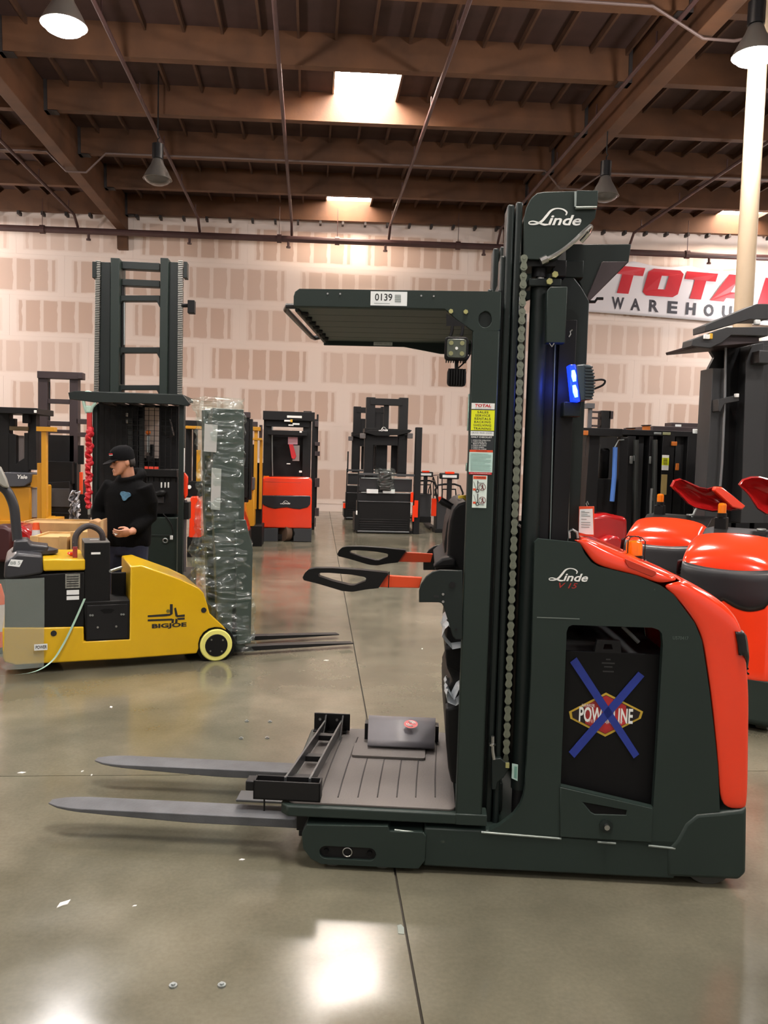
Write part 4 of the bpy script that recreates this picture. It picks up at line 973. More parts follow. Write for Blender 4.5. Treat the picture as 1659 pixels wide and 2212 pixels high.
crumple(K([(1000, 1505), (985, 1520), (968, 1510), (962, 1495), (966, 1488), (978, 1508), (990, 1485), (1000, 1478)], .08), .05, .3, .006, 'film_bag', T)
part('knee_pad', MB().prism(K([(962, 1530), (1000, 1524), (1000, 1695), (975, 1690), (968, 1655), (963, 1600)], .09), .09, .86), BLACK, T, .012, seg=3)
# ---- paper tag hanging at the hood
tg = thing('document_tag', 'orange-framed paper tag hanging by the mast above the orange hood', 'tag', (*[(TF.o + TF.u * TF.U(1267, 1125, .1) + TF.v * .1)[i] for i in (0, 1)], TF.Z(1267, 1155, .1)), TF.deg)
zz0 = TF.Z(1267, 1155, .1); uu0 = TF.U(1267, 1125, .1)
q = [(a - uu0, b - zz0) for a, b in K([(1250, 1157), (1251, 1094), (1284, 1094), (1283, 1158)], .1)]
part('tag_frame', MB().prism(q, 0, .006), ORANGE, tg, .001)
q = [(a - uu0, b - zz0) for a, b in K([(1250, 1150), (1252, 1100), (1280, 1099), (1282, 1155), (1266, 1154)], .1)]
pp = part('paper_sheet', MB().prism(q, -.002, -.0005), OFFW, tg, smooth=0)
for i, (y, w) in enumerate(((1104, 8), (1106, 18), (1110, 14), (1114, 20), (1121, 12), (1128, 20), (1133, 20), (1138, 18))):
    a = TF.at(1255, y + 1, .1); b = TF.at(1255 + w, y, .1); part('print_line', MB().box(a[0] - uu0, b[0] - uu0, -.0028, -.0021, a[1] - zz0, b[1] - zz0), GREYINK, pp, smooth=0)
part('tag_wire', MB().tube([(0, .003, TF.Z(1267, 1094, .1) - zz0), (-.004, .003, TF.Z(1267, 1088, .1) - zz0), (.0, .003, TF.Z(1267, 1083, .1) - zz0), (.006, .003, TF.Z(1267, 1090, .1) - zz0)], .002, 5), STEEL, tg)

# ================================================================== YELLOW STACKER ON THE LEFT
YF = Frame(-.696, 6.475, 18)
Y = thing('stacker_truck', 'yellow counterbalanced stacker with stretch-wrapped mast and pale yellow wheel', 'forklift', (YF.o.x, YF.o.y, 0), YF.deg)
YW = .66
YP = YF.pts
def Y3(x, y, v): a = YF.at(x, y, v); return (a[0], v, a[1])
arch = [(483, 1353)] + [(467.5 + 39 * math.cos(R(a)), 1394 - 39 * math.sin(R(a))) for a in (55, 75, 95, 115, 135, 155, 175, 190)]
body = [(282, 1224), (305, 1221), (392, 1252), (430, 1270), (440, 1281), (447, 1302), (453, 1325)] + arch + [(425, 1412), (280, 1423), (34, 1437), (10, 1431), (6, 1420), (5, 1356), (96, 1356), (181, 1354), (181, 1386), (280, 1381)]
part('chassis', MB().prism(YP(body), 0, YW), YELLOW, Y, .012, seg=3)
part('wheel_well', MB().cyl((YF.U(467, 1394), .02, YF.Z(467, 1394)), (YF.U(467, 1394), YW - .02, YF.Z(467, 1394)), .15, 28), RUBBER, Y)
for v in (-.004, YW - .1):
    wc = Y3(467.5, 1394, v); wr = wc[2]
    w = part('front_wheel', MB().cyl((wc[0], v, wc[2]), (wc[0], v + .1, wc[2]), wr, 36), mat('pale_yellow_tyre', '#e3e07a', .5), Y, .008)
    part('wheel_hub', MB().cyl((wc[0], v - .006, wc[2]), (wc[0], v + .01, wc[2]), wr * .7, 28), BLACK, w, .004)
    for k in range(4):
        q = R(40 + 90 * k); part('hub_bolt', MB().cyl((wc[0] + wr * .5 * math.cos(q), v - .011, wc[2] + wr * .5 * math.sin(q)), (wc[0] + wr * .5 * math.cos(q), v - .005, wc[2] + wr * .5 * math.sin(q)), .007, 8), STEEL, w)
part('drive_wheel', MB().cyl((-1.2, .25, .1), (-1.2, .4, .1), .1, 24), RUBBER, Y)
# rear electronics: black side, cover and bumper
part('rear_cabinet', MB().prism(YP([(10, 1358), (10, 1245), (183, 1235), (182, 1356)], .01), .01, YW - .01), BLACK, Y, .01)
cv = part('rear_cover', MB().prism(YP([(8, 1250), (10, 1215), (35, 1195), (92, 1200), (94, 1232), (92, 1240), (60, 1246), (20, 1252)], .0), -.002, YW), mat('charcoal_plastic', '#2c2d31', .35), Y, .02, seg=3)
part('steering_pod', MB().loft([[(YF.U(76, 1188, .3) + r * math.cos(R(20 * k)) * 1.15, .3 + r * math.sin(R(20 * k)) * .8, YF.Z(76, y, .3)) for k in range(18)] for r, y in ((.1, 1200), (.14, 1194), (.14, 1187), (.06, 1178), (.02, 1177))]), mat('charcoal_plastic', '#2c2d31', .35), cv)
part('rear_label', MB().prism(YP([(17, 1222), (24, 1208), (50, 1210), (42, 1225)], -.004), -.005, -.003), OFFW, cv, smooth=0)
u0, z0 = YF.at(22, 1220, -.006); u1, z1 = YF.at(44, 1212, -.006); text(cv, '88 5', u0, u1, z0, z1, -.0062, GREYINK, bold=.02)
lp = part('yellow_lid', MB().prism(YP([(94, 1234), (92, 1208), (184, 1208), (184, 1232)], .0), -.003, YW - .05), YELLOW, Y, .012, seg=3)
kn = part('emergency_stop', MB().cyl(Y3(155, 1205, .2), Y3(155, 1198, .2), .016, 12), RED, lp)
part('stop_cap', MB().loft([[(Y3(155, 1196, .2)[0] + r * math.cos(R(24 * k)), .2 + r * math.sin(R(24 * k)), Y3(155, 1196, .2)[2] + z) for k in range(15)] for r, z in ((.028, -.006), (.034, 0), (.028, .012), (.01, .014))]), RED, kn)
# tiller
part('tiller', MB().tube(smoothpath([Y3(38, 1168, .3), Y3(34, 1130, .3), Y3(30, 1095, .3), Y3(18, 1065, .3), Y3(2, 1050, .3), Y3(-22, 1040, .3)], 4), .036, 12), mat('charcoal_plastic', '#2c2d31', .35), Y)
part('tiller_guard', MB().prism(YP([(20, 1055), (14, 1035), (2, 1010), (-14, 1000), (-14, 1036), (6, 1052)], .25), .22, .38), mat('smoke_grey', '#8e8e86', .3), Y, .012)
part('tiller_root', MB().prism(YP([(26, 1200), (30, 1168), (60, 1166), (68, 1176), (106, 1180), (100, 1200)], .2), .2, .42), mat('charcoal_plastic', '#2c2d31', .35), Y, .014)
# battery box, cable, footwell
bb = part('battery_box', MB().box(YF.U(182, 1180, .02), YF.U(238, 1180, .02), .02, .34, .38, YF.Z(210, 1172, .02)), BLACK, Y, .006)
bx('battery_lid', mat('grey_lid', '#4b4843', .6, vary=.1), bb, YF.U(182, 1180, .02), YF.U(238, 1180, .02), .02, .34, YF.Z(210, 1173, .02), YF.Z(210, 1171.5, .02))
part('box_label', MB().box(YF.U(197, 1195, .018), YF.U(217, 1195, .018), .0175, .019, YF.Z(207, 1197.5, .018), YF.Z(207, 1193, .018)), WHITE, bb, smooth=0)
part('lid_label', MB().box(YF.U(194, 1165, .2), YF.U(213, 1165, .2), .2, .215, YF.Z(210, 1171.5, .02) + .0002, YF.Z(210, 1171.5, .02) + .0012), WHITE, bb, smooth=0)
part('battery_cable', MB().tube(smoothpath([Y3(162, 1185, .1), Y3(163, 1160, .12), Y3(175, 1143, .14), Y3(192, 1136, .16), Y3(210, 1142, .16), Y3(220, 1153, .15), Y3(222, 1168, .15)], 5), .022, 10), mat('cable_sleeve', '#2b2322', .7, bump=.6, scale=60), bb)
part('cable_connector', MB().box(YF.U(157, 1190, .1), YF.U(167, 1190, .1), .08, .12, YF.Z(162, 1205, .1), YF.Z(162, 1180, .1)), mat('plug_red', '#8f3230', .5), bb, .004)
part('foot_well', MB().prism(YP([(186, 1388), (181, 1300), (280, 1296), (280, 1384)], .012), .006, .3), BLACK, Y, .006)
part('inner_wall', MB().box(YF.U(240, 1260, .34), YF.U(284, 1260, .34), .3, .34, .25, YF.Z(250, 1236, .34)), BLACK, Y, .004)
fp = part('step_panel', MB().prism(YP([(187, 1383), (188, 1308), (276, 1304), (276, 1379)], .004), .0, .008), BLACKM, Y, .004)
part('step_grip', MB().prism(YP([(216, 1318), (225, 1315), (240, 1315), (248, 1317), (240, 1324), (225, 1325)], .0), -.002, .002), RUBBER, fp)
for x, y in ((195, 1329), (200, 1329), (262, 1327), (267, 1327), (211, 1355), (251, 1353)):
    u_, z_ = YF.at(x, y); part('step_bolt', MB().cyl((u_, -.006, z_), (u_, .0, z_), .008, 8), STEEL if y > 1340 else GALV, fp)
dp = part('data_plate', MB().box(YF.U(141, 1265), YF.U(173, 1265), .005, .0095, YF.Z(156, 1271), YF.Z(156, 1240)), mat('plate_grey', '#7c7d74', .5, vary=.4, vscale=40), Y, smooth=0)
for i in range(5): part('plate_line', MB().box(YF.U(144, 1245 + i * 5), YF.U(170, 1245 + i * 5), .004, .0049, YF.Z(156, 1247 + i * 5), YF.Z(156, 1245 + i * 5)), INK, dp, smooth=0)
dq = part('data_plate', MB().box(YF.U(144, 1285), YF.U(171, 1285), .005, .0095, YF.Z(156, 1296), YF.Z(156, 1275)), OFFW, Y, smooth=0)
part('plate_line', MB().box(YF.U(144, 1286), YF.U(171, 1286), .004, .0049, YF.Z(156, 1287.5), YF.Z(156, 1285)), INK, dq, smooth=0)
part('prop_rod', MB().tube([Y3(238, 1234, .0), Y3(262, 1226, .1)], .012, 6), GALV, Y)
for x, y in ((116, 1368), (440, 1318)):
    u_, z_ = YF.at(x, y); part('tie_hole', MB().cyl((u_, -.004, z_), (u_, .004, z_), .021, 16), INK, Y)
# lettering and crossed-stroke emblem
u0, z0 = YF.at(328, 1360); u1, z1 = YF.at(403, 1344); text(Y, 'BIGJOE', u0, u1, z0, z1, -.0025, INK, bold=.04)
em = MB()
def stroke(l, w=.0085): ribbon(em, [YF.at(a, b) for a, b in l], [w] * len(l), -.0025)
def poly(l): em.add([(a, -.0025, b) for a, b in YP(l)], [tuple(range(len(l)))])
for l in (([(319, 1333), (360, 1331), (360, 1326), (319, 1329)]), ([(319, 1342), (372, 1340), (372, 1336), (319, 1338)]), ([(381, 1333), (399, 1332), (399, 1327), (381, 1329)]), ([(385, 1339), (399, 1338), (399, 1334), (382, 1335)]),
          ([(367, 1305), (373, 1305), (373, 1326), (367, 1330)]), ([(376, 1314), (380, 1312), (384, 1329), (379, 1332)]), ([(371, 1337), (376, 1337), (375, 1346), (370, 1346)]), ([(379, 1336), (384, 1338), (383, 1346), (378, 1346)]), ([(358, 1331), (367, 1330), (368, 1326), (360, 1326)])): poly(l)
part('emblem_mark', em, INK, Y, smooth=0)
u_, z_ = YF.at(363, 1320); part('emblem_dot', MB().cyl((u_, -.003, z_), (u_, -.001, z_), .014, 14), mat('dot_olive', '#6d6424', .5), Y)
u0, z0 = YF.at(77, 1400); u1, z1 = YF.at(101, 1391); text(Y, 'POWER', u0, u1, z0, z1, -.036, INK, bold=.02)
part('power_label', MB().box(u0 - .01, u1 + .004, -.035, -.034, z0 - .01, z1 + .01), OFFW, Y, smooth=0)
# film over the rear corner and its loose tail
mb = MB(); n = 14
rowsz = [YF.Z(50, y) for y in (1250, 1290, 1340, 1390, 1425, 1442)]
path = [(YF.U(96, 1300), -.012), (YF.U(50, 1300), -.02), (YF.U(10, 1300) + .01, -.02), (YF.U(2, 1300) - .01, .03), (YF.U(-4, 1300) - .02, .3), (YF.U(-4, 1300) - .02, YW)]
vs = []
for z in rowsz:
    for (a, b) in path: vs.append((a + random.uniform(-.006, .006), b + random.uniform(-.008, .002), z + random.uniform(-.01, .01)))
m_ = len(path); mb.add(vs, [(j * m_ + k, j * m_ + k + 1, (j + 1) * m_ + k + 1, (j + 1) * m_ + k) for j in range(len(rowsz) - 1) for k in range(m_ - 1)])
part('corner_film', mb, HAZY, Y, smooth=0)
part('strapping_tail', MB().add(*(lambda P: ([q for p in P for q in (p - Vector((.008, 0, 0)), p + Vector((.008, 0, 0)))], [(2 * i, 2 * i + 1, 2 * i + 3, 2 * i + 2) for i in range(len(P) - 1)]))(
    smoothpath([Vector(Y3(183, 1293, -.02)), Vector(Y3(160, 1345, -.025)), Vector(Y3(135, 1395, -.03)), Vector(Y3(110, 1430, -.05)), Vector(Y3(70, 1452, -.12)), Vector(Y3(0, 1460, -.2))], 6))), mat('pale_green_strap', '#a9cbb8', .4), Y, smooth=60)
# mast, carriage, forks
for v in (.10, .46):
    mr = part('mast_rail', MB().prism([(YF.U(470, 1200, .3) - .02, .05), (YF.U(520, 1200, .3), .05), (YF.U(514, 900, .3), YF.Z(480, 885, .3)), (YF.U(448, 900, .3), YF.Z(480, 885, .3)), (YF.U(450, 1100, .3), 1.2)], v, v + .09), mat('film_dulled_green', '#3a4540', .4), Y, .006)
for z in (.35, .9, 1.5, YF.Z(480, 890, .3) - .06): bx('mast_crossbar', mat('film_dulled_green', '#3a4540', .4), Y, YF.U(455, 1000, .3), YF.U(505, 1000, .3), .19, .46, z - .05, z + .05)
part('mast_backrest', MB().prism([(YF.U(500, 1250, .3), .1), (YF.U(530, 1250, .3), .1), (YF.U(532, 1190, .3), YF.Z(520, 1180, .3)), (YF.U(517, 1140, .3), YF.Z(510, 1118, .3)), (YF.U(495, 1140, .3), YF.Z(510, 1118, .3))], .08, .58), mat('film_dulled_green', '#3a4540', .4), Y, .006)
for (xs_, ys_) in (((455, 478), (1010, 1100)), ((440, 470), (915, 975))):
    part('wrapped_manual', MB().prism(YP([(xs_[0], ys_[1]), (xs_[0] + 2, ys_[0]), (xs_[1], ys_[0] + 3), (xs_[1] - 3, ys_[1] + 2)], .08), .075, .08), mat('dull_paper', '#a9aaa6', .6), Y, smooth=0)
def filmwrap(sections, v0, v1, par, seed=3):
    rnd = random.Random(seed); mb = MB(); rings = []; n = 34; dense = []
    for (a, b) in zip(sections, sections[1:]):
        for k in range(5): dense.append(tuple(p + (q - p) * k / 5 for p, q in zip(a, b)))
    dense.append(sections[-1]); ph = [rnd.uniform(0, 6) for _ in range(6)]
    for i, (xl, xr, y) in enumerate(dense):
        a = YF.U(xl, y, .3); b = YF.U(xr, y, .3); z = YF.Z((xl + xr) / 2, y, .3); ring = []
        for k in range(n):
            q = 2 * math.pi * k / n; cx, cy = math.cos(q), math.sin(q)
            sx = math.copysign(abs(cx) ** .4, cx); sy = math.copysign(abs(cy) ** .4, cy)
            f = .010 * math.sin(z * 21 + q * 3 + ph[0]) + .008 * math.sin(z * 37 - q * 5 + ph[1]) + .006 * math.sin(z * 70 + q * 2 + ph[2]) + rnd.uniform(-.006, .006)
            ring.append(((a + b) / 2 + ((b - a) / 2 + f) * sx, (v0 + v1) / 2 + ((v1 - v0) / 2 + f) * sy, z + rnd.uniform(-.006, .006)))
        rings.append(ring)
    mb.loft(rings, cap=False); return part('stretch_film', mb, FILM, par, smooth=12)
secs = [(420, 522, 862), (426, 520, 872), (430, 518, 890), (434, 520, 910), (432, 520, 940), (436, 519, 960), (438, 518, 985), (438, 517, 1015), (436, 515, 1050), (434, 513, 1085), (433, 512, 1115), (430, 520, 1135), (428, 530, 1155), (424, 536, 1175), (420, 532, 1195), (424, 534, 1225), (420, 536, 1260), (432, 540, 1300), (450, 541, 1340), (480, 540, 1370), (500, 541, 1395)]
filmwrap(secs, .07, .6, Y)
for v in (.10, .46):
    fz = .035
    f = part('fork', MB().loft([[(u, v, fz + .0), (u, v + .085, fz), (u, v + .085, fz + t), (u, v, fz + t)] for u, t in ((.16, .04), (.5, .036), (.9, .022), (1.19, .008))]), BLACKM, Y, .002)
    bx('fork_heel', BLACKM, f, .14, .18, v, v + .085, fz, .4)
# ---- coloured cone tops, crates and other stock behind the stacker
def at_world(px, py, Yw):
    r = ray(px, py); return CAM_P + r * (Yw / r.y)
class PX:
    """A thing seen about square-on: parts measured on upright planes at depth Yw."""
    def __init__(s, name, label, cat, px, Yw, group=None):
        p = at_world(px, 977, Yw); s.t = thing(name, label, cat, (p.x, Yw, 0), 0, group); s.o = Vector((p.x, Yw, 0)); s.Y = Yw
    def at(s, px, py, dy=0):
        p = at_world(px, py, s.Y + dy); return (p.x - s.o.x, p.z)
    def P3(s, px, py, dy=0): a = s.at(px, py, dy); return (a[0], dy, a[1])
    def box(s, name, m, x0, y0, x1, y1, d0, d1, bevel=.004, par=None, zfloor=False):
        c = ((x0 + x1) / 2, (y0 + y1) / 2); u0 = s.at(x0, c[1], d0)[0]; u1 = s.at(x1, c[1], d0)[0]; z1 = s.at(c[0], y0, d0)[1]; z0 = 0 if zfloor else max(0, s.at(c[0], y1, d0)[1])
        return part(name, MB().box(u0, u1, d0, d1, z0, z1), m, par or s.t, bevel)
    def poly(s, name, m, pts, d0, d1, bevel=.004, par=None, holes=(), **k):
        return part(name, MB().prism([s.at(a, b, d0) for a, b in pts], d0, d1, [[s.at(a, b, d0) for a, b in h] for h in holes]), m, par or s.t, bevel, **k)
    def text(s, w, x0, y0, x1, y1, dy, m, par=None, **k):
        a = s.at(x0, y1, dy); b = s.at(x1, y0, dy); return text(par or s.t, w, a[0], b[0], a[1], b[1], dy, m, **k)
    def tube(s, name, m, pts, r, dy=0, n=8, par=None): return part(name, MB().tube([s.P3(a, b, dy) for a, b in pts], r, n), m, par or s.t)

# tall narrow-aisle truck behind the person
V = PX('turret_truck', 'tall dark green turret truck with raised mast behind the person', 'forklift', 300, 9.0)
for x0, x1 in ((213, 238), (238, 257), (345, 362), (362, 388)):
    wide = x0 in (238, 345)
    V.box('mast_rail', GREEN if wide else GREEN2, x0, 557 if wide else 566, x1, 870, .0 if wide else .06, .3)
for y0, y1 in ((566, 582), (604, 618)): V.box('mast_crossbar', GREEN2, 257, y0, 345, y1, .1, .2)
for y0, y1 in ((638, 650), (750, 762), (832, 842)):
    V.poly('mast_crossbar', GREEN2, [(257, y0), (345, y0), (345, y1 + 14), (338, y1), (264, y1), (257, y1 + 14)], .06, .16)
V.tube('mast_hose', BLACKM, [(264, 618), (264, 700), (264, 830)], .02, .12); V.tube('mast_hose', GALV, [(268, 650), (268, 745)], .008, .1)
for x0, x1 in ((199, 208), (396, 404)):
    V.box('sheave_cover', GREEN2, x0, 565, x1, 600, .0, .12)
for cx, yb in ((211.5, 848), (390, 858)):
    c = V.tube('chain_core', mat('chain_dark', '#262a28', .5), [(cx, 564), (cx - 4 if cx < 300 else cx - 2, yb)], .022, .05)
    p0, p1 = Vector(V.P3(cx, 564, .02)), Vector(V.P3(cx - 4 if cx < 300 else cx - 2, yb, .02)); mb = MB(); n = 76
    for i in range(n):
        p = p0.lerp(p1, i / n); mb.box(p.x - .024, p.x + .024, .015, .05, p.z - .0042, p.z + .0042)
    o = part('chain_plates', mb, mat('bright_chain', '#a5a49b', .35, metal=.6), c, smooth=0); o['kind'] = 'stuff'
V.box('camera_box', BLACK, 405, 648, 420, 676, -.02, .08); V.tube('camera_arm', BLACK, [(392, 660), (406, 660)], .02, .03)
# overhead guard and cab
V.poly('overhead_guard', GREEN2, [(147, 848), (160, 845), (395, 853), (410, 872), (405, 877), (372, 873), (205, 869), (150, 862)], -.7, -.62)
V.box('guard_roof', GREEN2, 160, 848, 395, 858, -.62, .1)
for i in range(6): V.box('guard_rib', BLACKM, 213 + i * 30, 866, 220 + i * 30, 872, -.64, .0)
for x0, x1 in ((199, 209), (385, 396)): V.box('cab_post', GREEN2, x0, 874, x1, 1245, -.6, -.5, zfloor=True)
V.box('cab_back', BLACKM, 209, 874, 385, 1120, .1, .16)
V.box('gap_panel', mat('painted_bright_gap', '#d9c8bd', .8), 312, 880, 343, 990, .08, .1)  # solid pale panel painting daylight in a gap of the cab back
V.box('cab_column', BLACKM, 276, 874, 296, 1040, -.02, .08); V.box('cab_column', BLACKM, 322, 960, 330, 1030, .0, .06)
for cx in (282, 306):
    p0, p1 = Vector(V.P3(cx, 905, -.05)), Vector(V.P3(cx, 1035, -.05)); mb = MB()
    for i in range(34):
        p = p0.lerp(p1, i / 34); mb.box(p.x - .025, p.x + .025, -.06, -.03, p.z - .008, p.z + .006)
    o = part('inner_chain', mb, mat('chain_dark', '#262a28', .5), V.t, smooth=0); o['kind'] = 'stuff'
mb = MB()
for i in range(14): p = V.P3(290, 885 + i * 11, -.3); mb.box(V.at(211, 900, -.3)[0], V.at(384, 900, -.3)[0], -.3, -.296, p[2] - .004, p[2])
for i in range(15): a = V.at(213 + i * 12, 960, -.3)[0]; mb.box(a - .003, a + .003, -.3, -.296, V.at(290, 1040, -.3)[1], V.at(290, 880, -.3)[1])
o = part('wire_mesh', mb, BLACKM, V.t, smooth=0); o['kind'] = 'stuff'
for y0, y1 in ((892, 900), (905, 914)): V.box('white_tag', WHITE, 272, y0, 276, y1, -.05, -.03)
V.poly('dark_seat', BLACK, [(348, 905), (366, 905), (374, 940), (362, 946), (350, 930)], -.2, -.1)
part('orange_beacon', MB().loft([[(V.at(320, 934, -.1)[0] + r * math.cos(R(30 * k)), -.1 + r * math.sin(R(30 * k)), V.at(320, 934, -.1)[1] + z) for k in range(12)] for r, z in ((.012, -.022), (.026, -.01), (.026, .01), (.012, .022))]), mat('beacon_orange', '#ee7a1c', .4), V.t)
V.box('beacon_stand', GALV, 317, 940, 323, 978, -.1, -.07); V.box('beacon_foot', BLACK, 316, 985, 326, 996, -.15, -.05)
V.box('red_switch_bar', RED, 312, 1007, 342, 1014, -.3, -.27); V.box('dash_top', BLACK, 310, 1014, 382, 1030, -.35, .05); V.box('dash_face', BLACKM, 316, 1030, 384, 1110, -.3, .08)
V.poly('steering_arm', BLACK, [(328, 1065), (345, 1058), (358, 1062), (352, 1072), (335, 1074)], -.42, -.3, .02)
V.box('dash_screen', mat('screen_grey', '#454548', .3), 335, 1073, 354, 1087, -.32, -.3)
for x in (347, 355, 362): V.box('dash_tag', WHITE, x, 1042, x + 3, 1054, -.32, -.3)
gp = V.box('lower_panel', GREEN, 309, 1118, 382, 1245, -.36, .1, zfloor=True)
V.box('panel_seam', GREEN2, 312, 1155, 376, 1160, -.365, -.36, par=gp)
part('key_lock', MB().ring((V.at(357, 1168, -.37)[0], -.37, V.at(357, 1168, -.37)[1]), .022, .007), GALV, gp)
V.tube('loose_cable', BLACK, [(352, 1110), (362, 1120), (371, 1135), (374, 1150), (371, 1160)], .006, -.38); V.box('cable_plug', OFFW, 367, 1157, 373, 1166, -.39, -.37)
for x in (392, 400): V.tube('side_tube', mat('tube_sheen', '#6a6468', .25, metal=.7), [(x, 1080), (x - 2, 1160), (x - 2, 1235)], .02, -.5)
V.box('side_box', BLACK, 394, 1085, 408, 1122, -.55, -.4); V.box('side_stripe', WHITE, 394, 968, 398, 1020, -.58, -.55); V.poly('red_flag', RED, [(394, 1020), (399, 1022), (405, 1030), (404, 1070), (399, 1078), (394, 1050)], -.56, -.5)
bx('truck_base', GREEN2, V.t, V.at(200, 1245, -.4)[0], V.at(396, 1245, -.4)[0], -.7, .6, 0, .3)
# lanyard hanging from the guard
L = PX('lanyard', 'red coiled safety lanyard with pale snap hook hanging beside the person', 'lanyard', 192, 8.32)
hk = smoothpath([L.P3(*p) for p in ((188, 892), (182, 875), (180, 858), (186, 848), (196, 849), (204, 858), (206, 870), (199, 880), (196, 890))], 4)
part('snap_hook', MB().tube(hk, .016, 8), mat('mint_zinc', '#a9c7b8', .4), L.t); L.box('hook_body', mat('mint_zinc', '#a9c7b8', .4), 184, 876, 197, 892, -.02, .02, .012)
L.box('webbing', DEEPRED, 187, 890, 198, 928, -.01, .015)
zz = []
for i in range(110):
    t = i / 109; x = 193 - 3 * t + 2.2 * math.sin(t * 34); y = 926 + 172 * t; zz.append(L.P3(x + 1.5 * math.sin(t * 120), y, .02 * math.cos(t * 120)))
rs = [.028 - .008 * (i / 109) + .009 * math.sin(i * 1.9) for i in range(110)]
part('elastic_cord', MB().tube(zz, rs, 10), mat('lanyard_red', '#c01f2b', .6), L.t, smooth=60); L.box('cord_end', GALV, 189, 1096, 195, 1112, -.01, .01)

# ================================================================== THE PERSON
Q = PX('person', 'person in black cap and black hoodie standing behind the yellow stacker, looking down', 'person', 266, 7.45)
def rem(o, vox, it=5):
    r_ = o.modifiers.new('skin', 'REMESH'); r_.mode = 'VOXEL'; r_.voxel_size = vox; r_.use_smooth_shade = True
    s_ = o.modifiers.new('soft', 'SMOOTH'); s_.factor = .5; s_.iterations = it
    return o
def ell(mb, c, r, rot=None, n=14, m=10):
    rings = []
    for j in range(m + 1):
        t = math.pi * j / m; rr = max(math.sin(t), .02)
        rings.append([(rr * math.cos(2 * math.pi * k / n), rr * math.sin(2 * math.pi * k / n), -math.cos(t)) for k in range(n)])
    M_ = rot or Matrix.Identity(3)
    mb.loft([[Vector(c) + M_ @ Vector((p[0] * r[0], p[1] * r[1], p[2] * r[2])) for p in rg] for rg in rings]); return mb
def limb(mb, pts, rs, n=14): return mb.tube(pts, rs, n)
q3 = lambda x, y, d=0.0: Vector(Q.P3(x, y, d))
TURN = R(-24)
RT = Matrix.Rotation(TURN, 3, 'Z')
neck = q3(277, 1030, .0); sh_l = neck + RT @ Vector((.175, .0, -.085)); sh_r = neck + RT @ Vector((-.175, .0, -.085))
hip_l = Vector((neck.x - .0, neck.y, 0)) + RT @ Vector((.09, .01, .86)); hip_r = Vector((neck.x, neck.y, 0)) + RT @ Vector((-.09, .01, .86))
el_l = q3(322, 1117, -.02); wr_l = q3(284, 1149, -.22); el_r = q3(214, 1108, .12); wr_r = q3(218, 1160, -.02)
kn_l = Vector((hip_l.x + .01, hip_l.y - .03, .47)); kn_r = Vector((hip_r.x - .01, hip_r.y - .03, .47))
an_l = Vector((hip_l.x + .02, hip_l.y + .02, .09)); an_r = Vector((hip_r.x - .02, hip_r.y + .02, .09))
# head in its own axes, turned further than the trunk and dipped
HR = Matrix.Rotation(R(-57), 3, 'Z') @ Matrix.Rotation(R(12), 3, 'X')
hc = q3(271, 1023, -.02) + Vector((0, 0, .0))
hd = lambda x, y, z: hc + HR @ Vector((x, y, z))
HP = [(.0, .02, -.088, -.045), (.012, .038, -.098, -.02), (.035, .052, -.1, .02), (.06, .062, -.097, .06), (.085, .068, -.095, .08), (.115, .072, -.09, .09), (.15, .075, -.094, .096), (.185, .07, -.085, .088), (.212, .052, -.06, .065), (.228, .02, -.02, .03)]
body_mb = MB()
rings = []
for z, w, f, b in HP:
    rings.append([hd(w * math.cos(R(360 * k / 20)), (f + b) / 2 + (b - f) / 2 * math.sin(R(360 * k / 20)) * (1 if math.sin(R(360 * k / 20)) > 0 else .96), z) for k in range(20)])
body_mb.loft(rings)
body_mb.tube([hd(0, -.088, .118), hd(0, -.108, .09), hd(0, -.116, .076)], [.007, .011, .013], 8)          # nose
for s in (-1, 1):
    ell(body_mb, hd(s * .014, -.104, .074), (.009, .009, .008), HR); ell(body_mb, hd(s * .074, .008, .1), (.009, .02, .032), HR)
    body_mb.tube([hd(s * .012, -.094, .128), hd(s * .035, -.092, .132), hd(s * .055, -.074, .124)], .008, 6)   # brow
body_mb.tube([hd(-.02, -.097, .047), hd(0, -.104, .05), hd(.02, -.097, .047)], .006, 6); body_mb.tube([hd(-.018, -.096, .036), hd(0, -.103, .036), hd(.018, -.096, .036)], .007, 6)
ell(body_mb, hd(0, -.09, .012), (.024, .02, .016), HR)
limb(body_mb, [hd(0, .02, .06), neck + Vector((0, .01, -.02)), neck + Vector((0, .02, -.1))], [.058, .06, .075])
mid = (hip_l + hip_r) / 2
for t, w, d in ((0, .15, .1),): pass
def trunk(mb, prof):
    rings = []
    for z, w, d, off in prof:
        c = Vector((neck.x + (mid.x - neck.x) * (neck.z - z) / .5, neck.y + .02 + off, z))
        rings.append([c + RT @ Vector((w * math.cos(2 * math.pi * k / 24), d * math.sin(2 * math.pi * k / 24), 0)) for k in range(24)])
    mb.loft(rings)
nz = neck.z
trunk(body_mb, [(nz - .04, .08, .07, 0), (nz - .09, .17, .095, 0), (nz - .2, .17, .11, -.01), (nz - .35, .15, .105, 0), (nz - .48, .155, .11, 0), (nz - .58, .12, .1, 0)])
limb(body_mb, [sh_l, el_l, wr_l], [.055, .045, .03]); limb(body_mb, [sh_r, el_r, wr_r], [.055, .045, .03])
limb(body_mb, [hip_l, kn_l, an_l], [.09, .06, .042]); limb(body_mb, [hip_r, kn_r, an_r], [.09, .06, .042])
for a in (an_l, an_r): body_mb.tube([a + Vector((0, .04, -.04)), a + RT @ Vector((0, -.14, -.055))], [.035, .028], 10)
